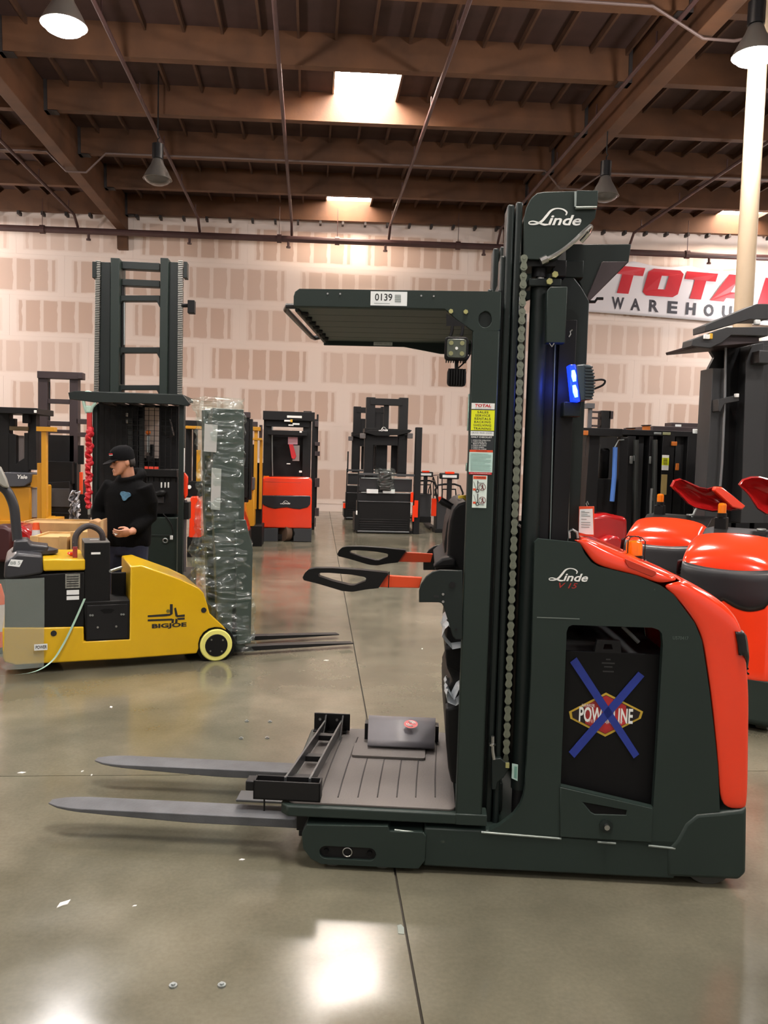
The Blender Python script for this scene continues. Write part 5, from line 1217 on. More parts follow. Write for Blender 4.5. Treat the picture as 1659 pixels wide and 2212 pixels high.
# left hand: palm, four curled fingers and a thumb holding a slip of paper
def hand(mb, wr, fwd, up):
    fwd = fwd.normalized(); up = (up - fwd * up.dot(fwd)).normalized(); sd = fwd.cross(up)
    c = wr + fwd * .05
    M_ = Matrix((sd, fwd, up)).transposed()
    ell(mb, c, (.02, .05, .042), M_)
    mb.tube([wr - fwd * .03, wr, wr + fwd * .03], [.028, .026, .028], 10)
    for i, (ln, o_) in enumerate(((.07, .032), (.078, .012), (.072, -.01), (.055, -.03))):
        b = c + fwd * .04 + up * o_; k1 = b + fwd * ln * .45 + sd * .004; k2 = k1 + fwd * ln * .3 + sd * .022; k3 = k2 + fwd * ln * .05 + sd * .022
        mb.tube([b - fwd * .02, b, k1, k2, k3], [.009, .0095, .009, .008, .006], 8)
    b = c + up * .03 + sd * .012; mb.tube([b - fwd * .02, b + up * .012 + sd * .012 + fwd * .012, b + up * .012 + sd * .02 + fwd * .045, b + up * .008 + sd * .022 + fwd * .062], [.012, .0115, .0095, .007], 8)
hand(body_mb, wr_l, q3(262, 1153, -.28) - wr_l, Vector((.1, -.5, .8)))
hand(body_mb, wr_r, Vector((.02, -.1, -1)), Vector((0, -1, 0)))
rem(part('body', body_mb, mat('skin', '#c08a70', .5, vary=.06, vscale=12), Q.t, smooth=60), .0055, 3)
# hoodie
hm_ = MB()
trunk(hm_, [(nz - .01, .085, .08, .0), (nz - .045, .15, .1, 0), (nz - .08, .215, .12, 0), (nz - .14, .235, .14, -.01), (nz - .25, .225, .15, -.015), (nz - .38, .215, .15, -.01), (nz - .5, .215, .152, -.01), (nz - .56, .21, .15, -.005), (nz - .61, .2, .145, 0)])
limb(hm_, [sh_l + Vector((-.02, 0, .01)), sh_l.lerp(el_l, .5) + Vector((.015, 0, 0)), el_l, el_l.lerp(wr_l, .55), wr_l + (el_l - wr_l).normalized() * .03], [.088, .082, .072, .062, .046], 16)
limb(hm_, [sh_r + Vector((.02, 0, .01)), sh_r.lerp(el_r, .5) + Vector((-.012, 0, 0)), el_r, el_r.lerp(wr_r, .55), wr_r + Vector((0, 0, .02))], [.088, .082, .072, .062, .046], 16)
hpts = []
for k in range(24):
    q = R(15 * k); back_ = max(0, math.sin(q)); hpts.append(neck + Matrix.Rotation(R(-35), 3, 'Z') @ Vector((.092 * math.cos(q), .01 + .085 * math.sin(q) + .03 * back_, .0 + .035 * back_ - .03 * max(0, -math.sin(q)))))
hm_.tube(hpts, [.026 + .024 * max(0, math.sin(R(15 * k))) for k in range(24)], 10, closed=True)
hd_o = rem(part('hoodie', hm_, mat('black_fleece', '#0b0b0c', .9, bump=.5, scale=60, spec=.1), Q.t, smooth=60), .011, 6)
# chest print
cc = q3(276, 1068, 0); cc = Vector((cc.x, neck.y - .155, cc.z)); prt = MB(); nn = 26
shape = [(1.0 + .18 * math.sin(3 * R(360 * k / nn) + .6)) * (1 if k < nn / 2 else .85) for k in range(nn)]
base = neck + Vector((0, .02, 0))
def on_chest(dx, dz):
    p = RT @ Vector((dx, -.150 - .012, 0)); e = math.sqrt(max(0, 1 - (dx / .235) ** 2))
    return Vector((neck.x, neck.y + .01, nz - .16)) + RT @ Vector((dx, -.158 * e, dz))
prt.add([on_chest(.075, 0)] + [on_chest(.075 + .042 * shape[k] * math.cos(R(360 * k / nn)), .042 * shape[k] * math.sin(R(360 * k / nn))) for k in range(nn)], [(0, k + 1, (k + 1) % nn + 1) for k in range(nn)])
o = part('chest_print', prt, mat('blue_print', '#47708c', .7, vary=.5, vscale=30), hd_o, smooth=0)
sf = o.modifiers.new('s', 'SOLIDIFY'); sf.thickness = .012; sf.offset = 0
# jeans and shoes
jm = MB()
rings = []
for z, w, d in ((.70, .17, .12), (.80, .185, .135), (.92, .18, .13)):
    rings.append([Vector((mid.x, mid.y, z)) + RT @ Vector((w * math.cos(R(18 * k)), d * math.sin(R(18 * k)), 0)) for k in range(20)])
jm.loft(rings)
limb(jm, [hip_l, kn_l, an_l + Vector((0, 0, -.03))], [.105, .078, .062], 16); limb(jm, [hip_r, kn_r, an_r + Vector((0, 0, -.03))], [.105, .078, .062], 16)
rem(part('jeans', jm, mat('dark_denim', '#1a2036', .85, bump=.3, scale=120), Q.t, smooth=60), .012, 4)
for a in (an_l, an_r):
    sm_ = MB(); rings = []
    for t, w, h in ((-.09, .035, .05), (-.06, .045, .085), (.0, .045, .085), (.08, .05, .06), (.16, .045, .045), (.2, .02, .03)):
        c = Vector((a.x, a.y, 0)) + RT @ Vector((0, -t, 0)); rings.append([c + RT @ Vector((w * math.cos(R(30 * k)), 0, max(0.002, h * .5 + h * .52 * math.sin(R(30 * k))))) for k in range(12)])
    sm_.loft(rings); part('shoe', sm_, mat('black_leather', '#191716', .5), Q.t, smooth=50)
# cap, hair, eyes
cm = MB(); rings = []
for z, s in ((.118, 1.03), (.15, 1.07), (.19, 1.05), (.222, .88), (.243, .55), (.25, .1)):
    rings.append([hd(.079 * s * math.cos(R(15 * k)), .002 + .1 * s * math.sin(R(15 * k)), z + (.018 * max(0, -math.sin(R(15 * k))) if z < .13 else 0)) for k in range(24)])
cm.loft(rings); cap = part('cap', cm, mat('black_cotton', '#101012', .85, bump=.2, scale=200, spec=.1), Q.t, smooth=50)
bm_ = MB(); pts = [(-.07, -.062, .142), (-.074, -.1, .134), (-.06, -.145, .122), (-.03, -.17, .118), (0, -.176, .117), (.03, -.17, .118), (.06, -.145, .122), (.074, -.1, .134), (.07, -.062, .142), (.0, -.085, .15)]
bm_.add([hd(*p) for p in pts] + [hd(p[0], p[1], p[2] - .006) for p in pts], [tuple(range(10)), tuple(range(19, 9, -1))] + [(i, (i + 1) % 10, 10 + (i + 1) % 10, 10 + i) for i in range(10)])
part('cap_brim', bm_, mat('black_cotton', '#101012', .85, bump=.2, scale=200, spec=.1), cap, smooth=30)
for (z0, z1, m_) in ((.188, .198, REDINK), (.18, .1855, WHITE)):
    lg = MB(); P = [hd(.0825 * math.sin(R(a)), -.0 - .106 * math.cos(R(a)), z) for z in (z0, z1) for a in (-2, 8, 18, 28)]
    lg.add(P, [(k, k + 1, k + 5, k + 4) for k in range(3)]); o = part('cap_badge', lg, m_, cap, smooth=0); sf = o.modifiers.new('s', 'SOLIDIFY'); sf.thickness = .006; sf.offset = 0
hr_ = MB(); rings = []
for z, s in ((.055, .9), (.085, 1.0), (.125, 1.0)):
    rings.append([hd(.0745 * s * math.cos(R(a)), .004 + .096 * s * math.sin(R(a)), z) for a in range(18, 163, 9)])
n_ = len(rings[0]); hr_.add([p for r_ in rings for p in r_], [(j * n_ + k, j * n_ + k + 1, (j + 1) * n_ + k + 1, (j + 1) * n_ + k) for j in range(2) for k in range(n_ - 1)])
o = part('hair', hr_, mat('dark_hair', '#1d1613', .8), Q.t, smooth=60); sf = o.modifiers.new('s', 'SOLIDIFY'); sf.thickness = .01; sf.offset = 0
for s in (-1, 1):
    part('eye', ell(MB(), hd(s * .031, -.0895, .116), (.011, .007, .006), HR, 10, 8), mat('eye_dark', '#2a2220', .2), Q.t)
# what the hand holds, and the kraft sheet beside
h0 = wr_l + (q3(262, 1153, -.28) - wr_l).normalized() * .11
o = part('paper_slip', MB().box(-.02, .012, -.003, .003, -.02, .02), WHITE, None, .001, loc=Vector((Q.o.x, Q.o.y, 0)) + q3(251, 1150, -.3), rot=(0, R(-35), 0)); tag(o, 'tiny white slip held in the fingers of the person', 'paper')

# ================================================================== STOCK AND TRUCKS BEHIND, LEFT SIDE
def mastframe(P, x0, x1, y0, y1, m, w=14, d=.0, bars=(), bh=8, t=.14, name='mast_rail'):
    P.box(name, m, x0, y0, x0 + w, y1, d, d + t); P.box(name, m, x1 - w, y0, x1, y1, d, d + t)
    for y in bars: P.box('mast_crossbar', m, x0 + w, y, x1 - w, y + bh, d + .02, d + t - .02)
A = PX('reach_truck', 'brown-black reach truck with bare mast frame between the yellow post and the lanyard', 'forklift', 125, 12.6)
A.box('mast_rail', BROWNM, 82, 805, 102, 1015, 0, .15); A.box('mast_rail', BROWNM, 150, 806, 168, 1015, 0, .15)
A.box('mast_head', BROWNM, 80, 803, 178, 818, -.04, .12); A.box('mast_head_lug', BROWNM, 168, 806, 178, 818, -.08, .0)
for y, h in ((862, 10), (910, 10), (928, 8)): A.box('mast_crossbar', BROWNM, 102, y, 150, y + h, .02, .1)
A.box('mast_block', BROWNM, 165, 905, 188, 916, .0, .1); A.box('mast_block', BROWNM, 166, 934, 190, 944, .0, .1)
A.tube('mast_hose', BLACKM, [(107, 825), (107, 908)], .012, .05)
A.box('carriage', BLACKM, 100, 940, 160, 1000, .0, .2); A.box('dash', BLACK, 97, 997, 156, 1045, -.25, .05)
A.poly('body', BLACKM, [(96, 1110), (97, 1042), (150, 1040), (152, 1110)], -.3, .6); A.box('body_panel', mat('panel_grey', '#3a3b3d', .5), 104, 1055, 150, 1095, -.31, -.3)
A.box('base', BLACK, 94, 1108, 152, 1140, -.4, .7, zfloor=True)
A.box('side_post', BLACKM, 160, 1000, 166, 1110, -.1, .1); A.box('orange_lever', ORANGE, 171, 1020, 178, 1068, -.2, -.16); A.box('control_box', BLACK, 170, 1068, 190, 1120, -.25, -.05); A.box('mirror', BLACK, 168, 962, 180, 1003, -.1, -.05)
B = PX('order_picker', 'ochre yellow order picker with black mast at the left edge of the picture', 'forklift', 40, 11.4)
B.poly('hood', YELLOW2, [(-40, 1130), (-40, 1050), (12, 1052), (66, 1052), (66, 1128)], -.2, .7, .02); B.box('base', YELLOW2, -40, 1125, 72, 1140, -.25, .7, zfloor=True)
B.poly('dash_cover', mat('slate_plastic', '#44464c', .4), [(14, 1052), (8, 1020), (68, 1022), (66, 1042), (52, 1051)], -.25, .1, .012)
B.text('Yale', 37, 1026, 59, 1034, -.253, WHITE, bold=.03, shear=.2)
B.box('bracket', YELLOW2, 66, 1026, 82, 1052, -.2, -.1); B.box('side_strip', mat('grey_strip', '#8e8a88', .5), 67, 1054, 80, 1118, -.15, .2)
B.box('mast_rail', BLACKM, -10, 882, 20, 1020, 0, .15); B.box('mast_rail', BLACKM, 60, 892, 78, 1015, 0, .15); B.box('guard_top', BLACKM, -20, 880, 80, 893, -.3, .4)
B.box('label_tab', WHITE, 73, 886, 79, 892, -.31, -.3); B.box('guard_bar', mat('bronze_bar', '#5a4a2c', .5), 20, 921, 60, 930, -.05, .1); B.box('bar_block', BLACKM, 20, 904, 32, 921, 0, .1); B.box('mirror_arm', BLACKM, 48, 895, 62, 914, -.1, 0)
B.poly('mast_lower', BLACKM, [(18, 1020), (18, 935), (34, 940), (34, 1003), (42, 996), (52, 990), (52, 935), (62, 935), (62, 1020)], .0, .1)
B.box('wire_panel', mat('dull_mesh', '#9a8f8c', .8), 34, 941, 52, 1003, .12, .125)
C = PX('stacker_post', 'ochre yellow T-topped stacker post standing on pallet boards', 'post', 98, 11.0)
C.box('post', YELLOW2, 89, 928, 100, 1132, -.03, .05); C.box('post_head', YELLOW2, 78, 922, 117, 932, -.05, .08); C.box('post_brace', YELLOW2, 80, 1000, 90, 1125, .02, .06)
C.box('foot_board', YELLOW2, 90, 1122, 114, 1132, -.3, .2); C.box('foot_board', YELLOW2, 84, 1132, 124, 1143, -.35, .3, zfloor=True)
D_ = PX('floor_machine', 'dark red rounded machine cover behind the tiller of the yellow stacker', 'machine', 20, 8.3)
D_.poly('cover', DEEPRED, [(-20, 1215), (-20, 1140), (20, 1132), (48, 1137), (66, 1150), (76, 1172), (76, 1215)], .1, .5, .04, seg=3); D_.poly('front_cowl', mat('maroon_shell', '#3a1013', .4), [(-20, 1215), (-20, 1136), (10, 1136), (26, 1145), (27, 1215)], -.15, .12, .03)
D_.box('chassis', BLACK, -20, 1210, 78, 1280, .0, .6, zfloor=True)
def cone(label, px, y0, Yw, h, r0, r1):
    p = at_world(px, y0, Yw); t = thing('traffic_delineator', label, 'cone', (p.x, Yw, 0)); z1 = p.z; m2 = mat('cone_orange', '#ee5a24', .5); n = 20
    def seg(nm, za, zb, m): part(nm, MB().loft([[(r * math.cos(2 * math.pi * k / n), r * math.sin(2 * math.pi * k / n), z) for k in range(n)] for r, z in ((r0 + (r1 - r0) * za / z1, za), (r0 + (r1 - r0) * zb / z1, zb))]), m, t)
    seg('sleeve', .02, z1 - h * 2.3, m2); seg('reflective_band', z1 - h * 2.3, z1 - h, mat('band_white', '#d8d4d2', .4)); seg('tip', z1 - h, z1, m2)
    part('foot', MB().box(-r0 * 1.5, r0 * 1.5, -r0 * 1.5, r0 * 1.5, 0, .025), RUBBER, t, .005)
cone('orange tube delineator with white band beside the wooden crates', 78, 1129, 8.4, .07, .12, .028)
cone('orange cone cut by the left edge beside the yellow stacker', -6, 1262, 6.9, .16, .16, .03)
def crate(label, x0, y0, x1, y1, Yw, d, nb):
    P = PX('wooden_crate', label, 'crate', (x0 + x1) / 2, Yw, 'pale wooden crates'); a = P.at(x0, y0)[0]; b = P.at(x1, y0)[0]; z1 = P.at((x0 + x1) / 2, y0)[1]
    W_ = mat('raw_pine', '#c49f68', .75, vary=.15, vscale=6)
    for i in range(nb):
        z = z1 - (i + 1) * .125
        if z < -.12: break
        for yy in (0, d - .02): part('plank', MB().box(a, b, yy, yy + .02, max(0, z), z + .117), W_, P.t, .003)
        for xx in (a, b - .02): part('plank', MB().box(xx, xx + .02, .021, d - .021, max(0, z), z + .117), W_, P.t, .003)
    for xx in (a, b - .07): part('corner_cleat', MB().box(xx, xx + .07, -.018, 0, 0, z1), W_, P.t, .003)
    part('crate_lid', MB().box(a + .01, b - .01, .01, d - .01, z1 - .04, z1 - .025), W_, P.t, .003)
crate('pale wooden crate beneath the orange delineator', 66, 1158, 146, 1200, 7.6, .5, 12)
crate('pale wooden crate between the delineator and the battery box', 153, 1148, 190, 1210, 7.6, .5, 12)
crate('long pale wooden crate behind the other two crates', 40, 1128, 188, 1170, 8.7, .5, 12)
G = PX('kraft_bag', 'kraft paper bag standing beside the person and the battery box', 'bag', 205, 7.12)
G.poly('bag_body', CARD, [(189, 1230), (188, 1140), (192, 1125), (202, 1122), (212, 1127), (222, 1121), (223, 1230)], .0, .16, .01)
G.poly('bag_fold', mat('pale_kraft', '#c8a77a', .8), [(217, 1225), (217, 1126), (223, 1121), (224, 1225)], -.006, .0, .002)
bx('bag_stand', CARD, G.t, G.at(189, 1230)[0], G.at(223, 1230)[0], .0, .16, 0, G.at(205, 1228)[1])
F_ = PX('foil_sheet', 'crumpled silver foil sheet draped upright beside the lanyard', 'foil', 166, 9.6)
mb = MB(); nx, ny = 9, 22; vs = []
for j in range(ny + 1):
    for i in range(nx + 1):
        t = j / ny; xl, xr = 156 - 9 * t, 170 + 10 * t; a = F_.at(xl + (xr - xl) * i / nx, 1061 + 130 * t); vs.append((a[0] + random.uniform(-.02, .02), random.uniform(-.05, .05) - .1 * t, a[1] + random.uniform(-.02, .02)))
mb.add(vs, [(j * (nx + 1) + i, j * (nx + 1) + i + 1, (j + 1) * (nx + 1) + i + 1, (j + 1) * (nx + 1) + i) for j in range(ny) for i in range(nx)])
zmin = min(v[2] for v in mb.v); o = part('foil', mb, mat('crinkled_foil', '#cfcdd0', .25, metal=.6), F_.t, smooth=10); sf = o.modifiers.new('s', 'SOLIDIFY'); sf.thickness = .01
bx('foil_box', CARD, F_.t, -.12, .14, .06, .3, 0, max(.05, zmin + .3))
# trucks between the turret truck and the central red one
H1 = PX('pallet_stacker', 'orange-red pallet stacker with yellow guard frame beside the turret truck', 'forklift', 418, 13.0)
H1.poly('body', RED, [(407, 1164), (411, 1076), (414, 1072), (427, 1072), (434, 1085), (434, 1164)], -.2, .5, .02); H1.box('base', BLACK, 404, 1160, 436, 1180, -.2, .5, zfloor=True)
H1.box('guard_top', BLACKM, 395, 908, 432, 920, -.2, .4); H1.box('guard_beam', YELLOW2, 395, 920, 432, 926, -.25, .4)
H1.box('mast_rail', BLACKM, 400, 926, 412, 1075, .1, .25); H1.box('mast_rail', BLACKM, 416, 924, 424, 1075, .1, .25); H1.box('guard_leg', YELLOW2, 424, 972, 432, 1062, .0, .08); H1.box('dash', BLACK, 408, 1040, 436, 1072, -.1, .2)
part('round_switch', MB().cyl(H1.P3(409, 1052, -.15), H1.P3(409, 1052, -.11), .03, 14), WHITE, H1.t)
H2 = PX('pallet_stacker', 'orange-red pallet stacker with black mast just right of the wrapped mast', 'forklift', 528, 13.4)
H2.poly('body', RED, [(506, 1152), (507, 1078), (512, 1075), (521, 1076), (530, 1130), (535, 1152)], -.2, .5, .02); H2.box('base', BLACK, 500, 1150, 536, 1168, -.2, .5, zfloor=True)
H2.box('mast_rail', BLACKM, 522, 893, 537, 1085, .1, .25); H2.box('mast_rail', BLACKM, 538, 905, 544, 1080, .1, .25); H2.box('mast_head', BROWNM, 520, 890, 540, 902, .05, .2); H2.box('cab', BLACK, 508, 1010, 534, 1075, .0, .3); H2.tube('hose_loop', BLACK, [(520, 905), (524, 930), (519, 960), (525, 990), (521, 1020)], .012, .05)
H3 = PX('reach_truck', 'yellow reach truck with yellow uprights left of the central red truck', 'forklift', 552, 14.6)
H3.box('guard_leg', YELLOW2, 548, 922, 555, 1100, .0, .1); H3.box('guard_leg', YELLOW2, 560, 950, 566, 1100, .1, .2); H3.box('guard_top', YELLOW2, 542, 922, 562, 930, -.05, .3); H3.box('guard_mid', YELLOW2, 544, 946, 566, 951, -.02, .1); H3.box('beacon', BROWNM, 545, 911, 556, 922, .0, .1); H3.box('beacon', BROWNM, 560, 918, 566, 950, .1, .2)
H3.box('body', YELLOW2, 531, 1058, 549, 1140, -.2, .4, .015); H3.box('dash', mat('slate_plastic', '#44464c', .4), 530, 1032, 549, 1058, -.25, .2); H3.box('arm_loop', YELLOW2, 528, 1018, 536, 1034, -.2, -.1); H3.box('mast', BLACKM, 540, 960, 549, 1060, .2, .3); H3.box('cab_wall', BLACKM, 550, 1000, 566, 1140, .25, .5); H3.box('base', BLACK, 530, 1136, 566, 1152, -.2, .5, zfloor=True)

# ================================================================== CENTRAL TRUCKS
Rr = PX('reach_truck', 'orange-red reach truck seen from behind in the middle of the aisle', 'forklift', 619, 15.25)
Rr.poly('hood', RED, [(562, 1140), (565, 1040), (567, 1033), (575, 1030), (668, 1031), (674, 1037), (673, 1142)], .0, .9, .03, seg=4)
gp_ = [(565, 1071), (568, 1070), (669, 1071), (671, 1074), (670, 1090), (664, 1096), (648, 1100), (635, 1099), (620, 1096), (607, 1097), (594, 1099), (580, 1096), (568, 1090), (565, 1083)]
gl_ = Rr.poly('rear_grille', mat('charcoal_gloss', '#232429', .25), gp_, -.02, .05, .012)
a = Rr.at(605, 1089, -.021); b = Rr.at(627, 1082, -.021); script_word(gl_, a[0], b[0], a[1], b[1], -.0215, WHITE)
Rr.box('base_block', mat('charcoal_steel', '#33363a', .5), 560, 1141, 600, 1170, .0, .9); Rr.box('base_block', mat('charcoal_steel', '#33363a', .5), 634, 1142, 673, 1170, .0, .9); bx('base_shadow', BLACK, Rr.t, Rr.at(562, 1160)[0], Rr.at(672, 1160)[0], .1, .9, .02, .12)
part('drive_wheel', MB().cyl((Rr.at(611, 1157, .1)[0], .08, .155), (Rr.at(625, 1157, .1)[0], .16, .155), .155, 24), mat('dusty_tyre', '#5a4636', .8), Rr.t)
part('wheel_side', MB().cyl((Rr.at(625, 1157, .1)[0], .1, .155), (Rr.at(632, 1157, .1)[0], .14, .155), .14, 24), RUBBER, Rr.t)
Rr.box('lid_seam', mat('recess_red', '#b8331c', .4), 570, 1041, 650, 1042.5, -.001, .01)
part('amber_lamp', MB().cyl(Rr.P3(575, 1033, .1), Rr.P3(575, 1028, .1), .05, 14), AMBER, Rr.t)
mastframe(Rr, 569, 672, 888, 1032, BLACKM, 18, .35, (), t=.3)
Rr.box('mast_head', BLACKM, 568, 889, 680, 908, .2, .5); Rr.box('mast_head', BLACKM, 575, 908, 668, 922, .3, .5); Rr.box('guard_bar', BLACKM, 578, 930, 664, 940, .1, .3); Rr.box('mast_back', BLACKM, 587, 940, 654, 1032, .62, .66)
Rr.tube('chrome_hose', GALV, [(588, 910), (588, 990), (589, 1028)], .012, .32)
for x0, y0, x1, y1 in ((620, 898, 652, 903), (632, 914, 647, 918), (623, 917, 634, 920), (614, 907, 628, 911), (647, 931, 652, 935), (646, 1017, 652, 1021), (619, 1001, 627, 1003)): Rr.box('white_sticker', WHITE, x0, y0, x1, y1, .08 if y0 > 925 else .18, .2)
Rr.box('yellow_sticker', mat('sticker_yellow', '#d9a928', .5), 627, 906, 632, 912, .17, .2)
Rr.box('document_pouch', mat('pink_paper', '#d9a6b4', .5), 622, 944, 643, 960, .28, .3); Rr.box('clear_pouch', mat('grey_paper', '#8b807e', .5), 632, 962, 647, 996, .3, .31); Rr.poly('red_strap', REDINK, [(624, 960), (633, 960), (640, 985), (636, 992), (630, 990)], .27, .28)
Rb = PX('reach_truck', 'black reach truck half hidden behind the right side of the central red truck', 'forklift', 684, 17.6)
Rb.box('mast_rail', BLACKM, 672, 905, 682, 1130, 0, .2); Rb.box('mast_rail', BLACKM, 682, 895, 686, 1100, .1, .25)
for y0, y1, x1 in ((910, 922, 688), (955, 963, 691), (975, 985, 691), (1033, 1052, 690), (1098, 1115, 689), (1120, 1138, 682)): Rb.box('roller_block', BROWNM, 680, y0, x1, y1, -.1, .1)
Rb.box('body', BLACKM, 660, 1060, 680, 1140, .1, .9, zfloor=True)
def picker(P, dx, dy, s, detail=True, bm=BLACKM):
    f = lambda x, y: ((x - 835) * s + 835 + dx, (y - 1152) * s + 1152 + dy)
    def b(n, m, x0, y0, x1, y1, d0, d1, **k): a, c = f(x0, y0); e, g_ = f(x1, y1); return P.box(n, m, a, c, e, g_, d0, d1, **k)
    b('mast_rail', bm, 790, 858, 809, 1030, .5, .75); b('mast_rail', bm, 861, 859, 880, 1030, .5, .75); b('mast_head', bm, 800, 861, 870, 875, .48, .7)
    b('mast_inner', bm, 829, 875, 840, 930, .55, .65); b('mast_inner', bm, 808, 890, 823, 930, .6, .7); b('guard_roof', BLACK, 788, 926, 880, 936, .0, .6)
    part('guard_brow', MB().prism([P.at(*f(*q)) for q in ((786, 934), (800, 929), (820, 930), (826, 927), (838, 927), (844, 931), (882, 928), (889, 930), (884, 935), (860, 940), (810, 941))], -.08, .0), BLACK, P.t, .004)
    for x0 in (778, 880): b('side_lamp', mat('lamp_smoke', '#5a5656', .4), x0, 936, x0 + 12, 947, -.05, .05, bevel=.01)
    b('cab_post', bm, 787, 940, 806, 1022, .1, .3); b('cab_post', bm, 860, 940, 879, 1022, .1, .3); b('cab_header', bm, 806, 942, 860, 962, .1, .3); b('mast_column', bm, 812, 962, 836, 1022, .45, .6); b('mast_column', bm, 845, 962, 862, 1022, .5, .6)
    b('top_rail', mat('rail_sheen', '#4b4d4f', .35, metal=.3), 775, 1023, 896, 1028, -.02, .05); b('mid_panel', mat('smoke_panel', '#2e2f31', .25), 776, 1034, 890, 1062, .0, .03)
    for y0 in (1033, 1064): b('rail_line', GALV, 780, y0, 888, y0 + 2, -.03, -.01)
    b('upper_front', bm, 774, 1066, 890, 1083, -.02, .3); b('front_panel', BLACK, 772, 1085, 886, 1146, -.02, .6); b('rail_line', mat('edge_grey', '#65686a', .4), 774, 1083, 886, 1084.5, -.03, .0)
    for i in range(5): b('panel_ridge', bm, 776, 1122 + 5 * i, 880, 1123.5 + 5 * i, -.028, -.02)
    b('foot_plate', mat('edge_grey', '#65686a', .4), 772, 1147, 884, 1150, -.05, .3); b('base', BLACK, 766, 1110, 776, 1146, -.05, .7); b('base', BLACK, 770, 1146, 896, 1154, .0, .8, zfloor=True)
    b('edge_post', bm, 772, 1020, 775, 1110, -.02, .02)
P1 = PX('order_picker', 'charcoal order picker with film-wrapped console and red stop at its right post', 'forklift', 835, 17.2)
picker(P1, 0, 0, 1)
P1.box('tall_post', BLACKM, 896, 923, 909, 1150, -.05, .15, zfloor=True); P1.box('red_handle', RED, 895, 1081, 903, 1118, -.12, -.06); P1.box('red_handle', RED, 887, 1063, 893, 1085, -.1, -.05); P1.box('red_handle', RED, 891, 1092, 895, 1127, -.12, -.06); P1.box('white_reflector', WHITE, 769, 1103, 772, 1112, -.07, -.05)
for x0, x1 in ((792, 817), (827, 853)): P1.box('paper_pack', OFFW, x0, 1057, x1, 1066, -.08, -.03)
mb = MB(); vs = []; n = 14
for (x0, x1, y) in ((812, 850, 1012), (808, 856, 1018), (814, 852, 1026), (812, 850, 1040), (816, 852, 1058)):
    a = P1.at(x0, y)[0]; b = P1.at(x1, y)[0]; z = P1.at(830, y)[1]
    vs.append([((a + b) / 2 + (b - a) / 2 * math.cos(R(360 * k / n)) + random.uniform(-.02, .02), -.05 + .18 * math.sin(R(360 * k / n)) + random.uniform(-.03, .03), z + random.uniform(-.02, .02)) for k in range(n)])
mb.loft(vs, cap=False); part('film_wrap', mb, FILM, P1.t, smooth=15); P1.box('wrapped_console', BLACK, 818, 1018, 846, 1060, -.12, .0, .03)
a = P1.at(818, 931, -.09); b = P1.at(838, 926, -.09); script_word(P1.t, a[0], b[0], a[1], b[1] + .03, -.085, WHITE)
P2 = PX('order_picker', 'charcoal order picker standing behind and left of its twin against the far wall', 'forklift', 808, 20.6)
picker(P2, -35, -30, .83)
P2.box('tall_post', BLACKM, 750, 975, 753, 1020, .0, .05); P2.box('red_tip', RED, 741, 1087, 746, 1098, -.1, .1)
# walk-behind pallet trucks by the wall
def jack(label, x, yb, Yw, s, red):
    P = PX('pallet_truck', label, 'pallet truck', x, Yw, 'walk-behind pallet trucks by the far wall'); b = lambda n, m, x0, y0, x1, y1, d0, d1, **k: P.box(n, m, x + x0 * s, yb + y0 * s, x + x1 * s, yb + y1 * s, d0, d1, **k)
    b('body', mat('jack_charcoal', '#2a2b2d', .45), -20, -72, 24, -6, .0, .35, bevel=.03); b('base', BLACK, -22, -10, 24, 0, -.05, .5, zfloor=True)
    if red: b('red_panel', RED, -30, -76, -12, -38, .02, .1); b('red_knob', RED, -16, -80, -4, -68, -.05, .03, bevel=.02)
    b('handle_head', BLACKM, -12, -131, 30, -118, -.3, -.2, bevel=.02); b('handle_top', RED, 0, -134, 20, -129, -.32, -.2, bevel=.01); b('handle_face', OFFW, -6, -127, 25, -121, -.305, -.3); b('handle_stem', BLACKM, 4, -118, 14, -70, -.25, -.18)
    loop = [(-16, -70), (-22, -95), (-16, -105), (-2, -107), (20, -107), (32, -103), (38, -88), (34, -66)]
    P.tube('guard_loop', BLACKM, [(x + a * s, yb + c * s) for a, c in loop], .022, -.1); P.tube('guard_loop', BLACKM, [(x + a * s, yb + c * s) for a, c in ((-8, -70), (-6, -96), (22, -96), (24, -68))], .018, -.12)
    for v in (-.14, .14): part('fork', MB().box(v - .07, v + .07, .5, 1.55, .04, .09), BLACKM, P.t, .01)
jack('walk-behind pallet truck with red top and guard loops, nearest the dark cab post', 962, 1153, 17.6, 1, True)
jack('walk-behind pallet truck half hidden behind the red-handled post', 912, 1124, 20.3, .8, False)
W3 = PX('wire_cart', 'thin black wire cart frame between the two pallet trucks', 'cart', 935, 20.9)
for pts in ([(922, 1095), (926, 1058), (936, 1030), (937, 1100)], [(927, 1028), (955, 1025), (955, 1090)], [(946, 1028), (946, 1100)], [(920, 1028), (936, 1030), (946, 1058), (946, 1098)]): W3.tube('wire', BLACKM, pts, .014)
W3.box('deck', BLACK, 920, 1093, 956, 1100, -.1, .5); 
for x in (922, 954): W3.box('leg', BLACKM, x - 1, 1100, x + 1, 1122, .0, .03, zfloor=True)

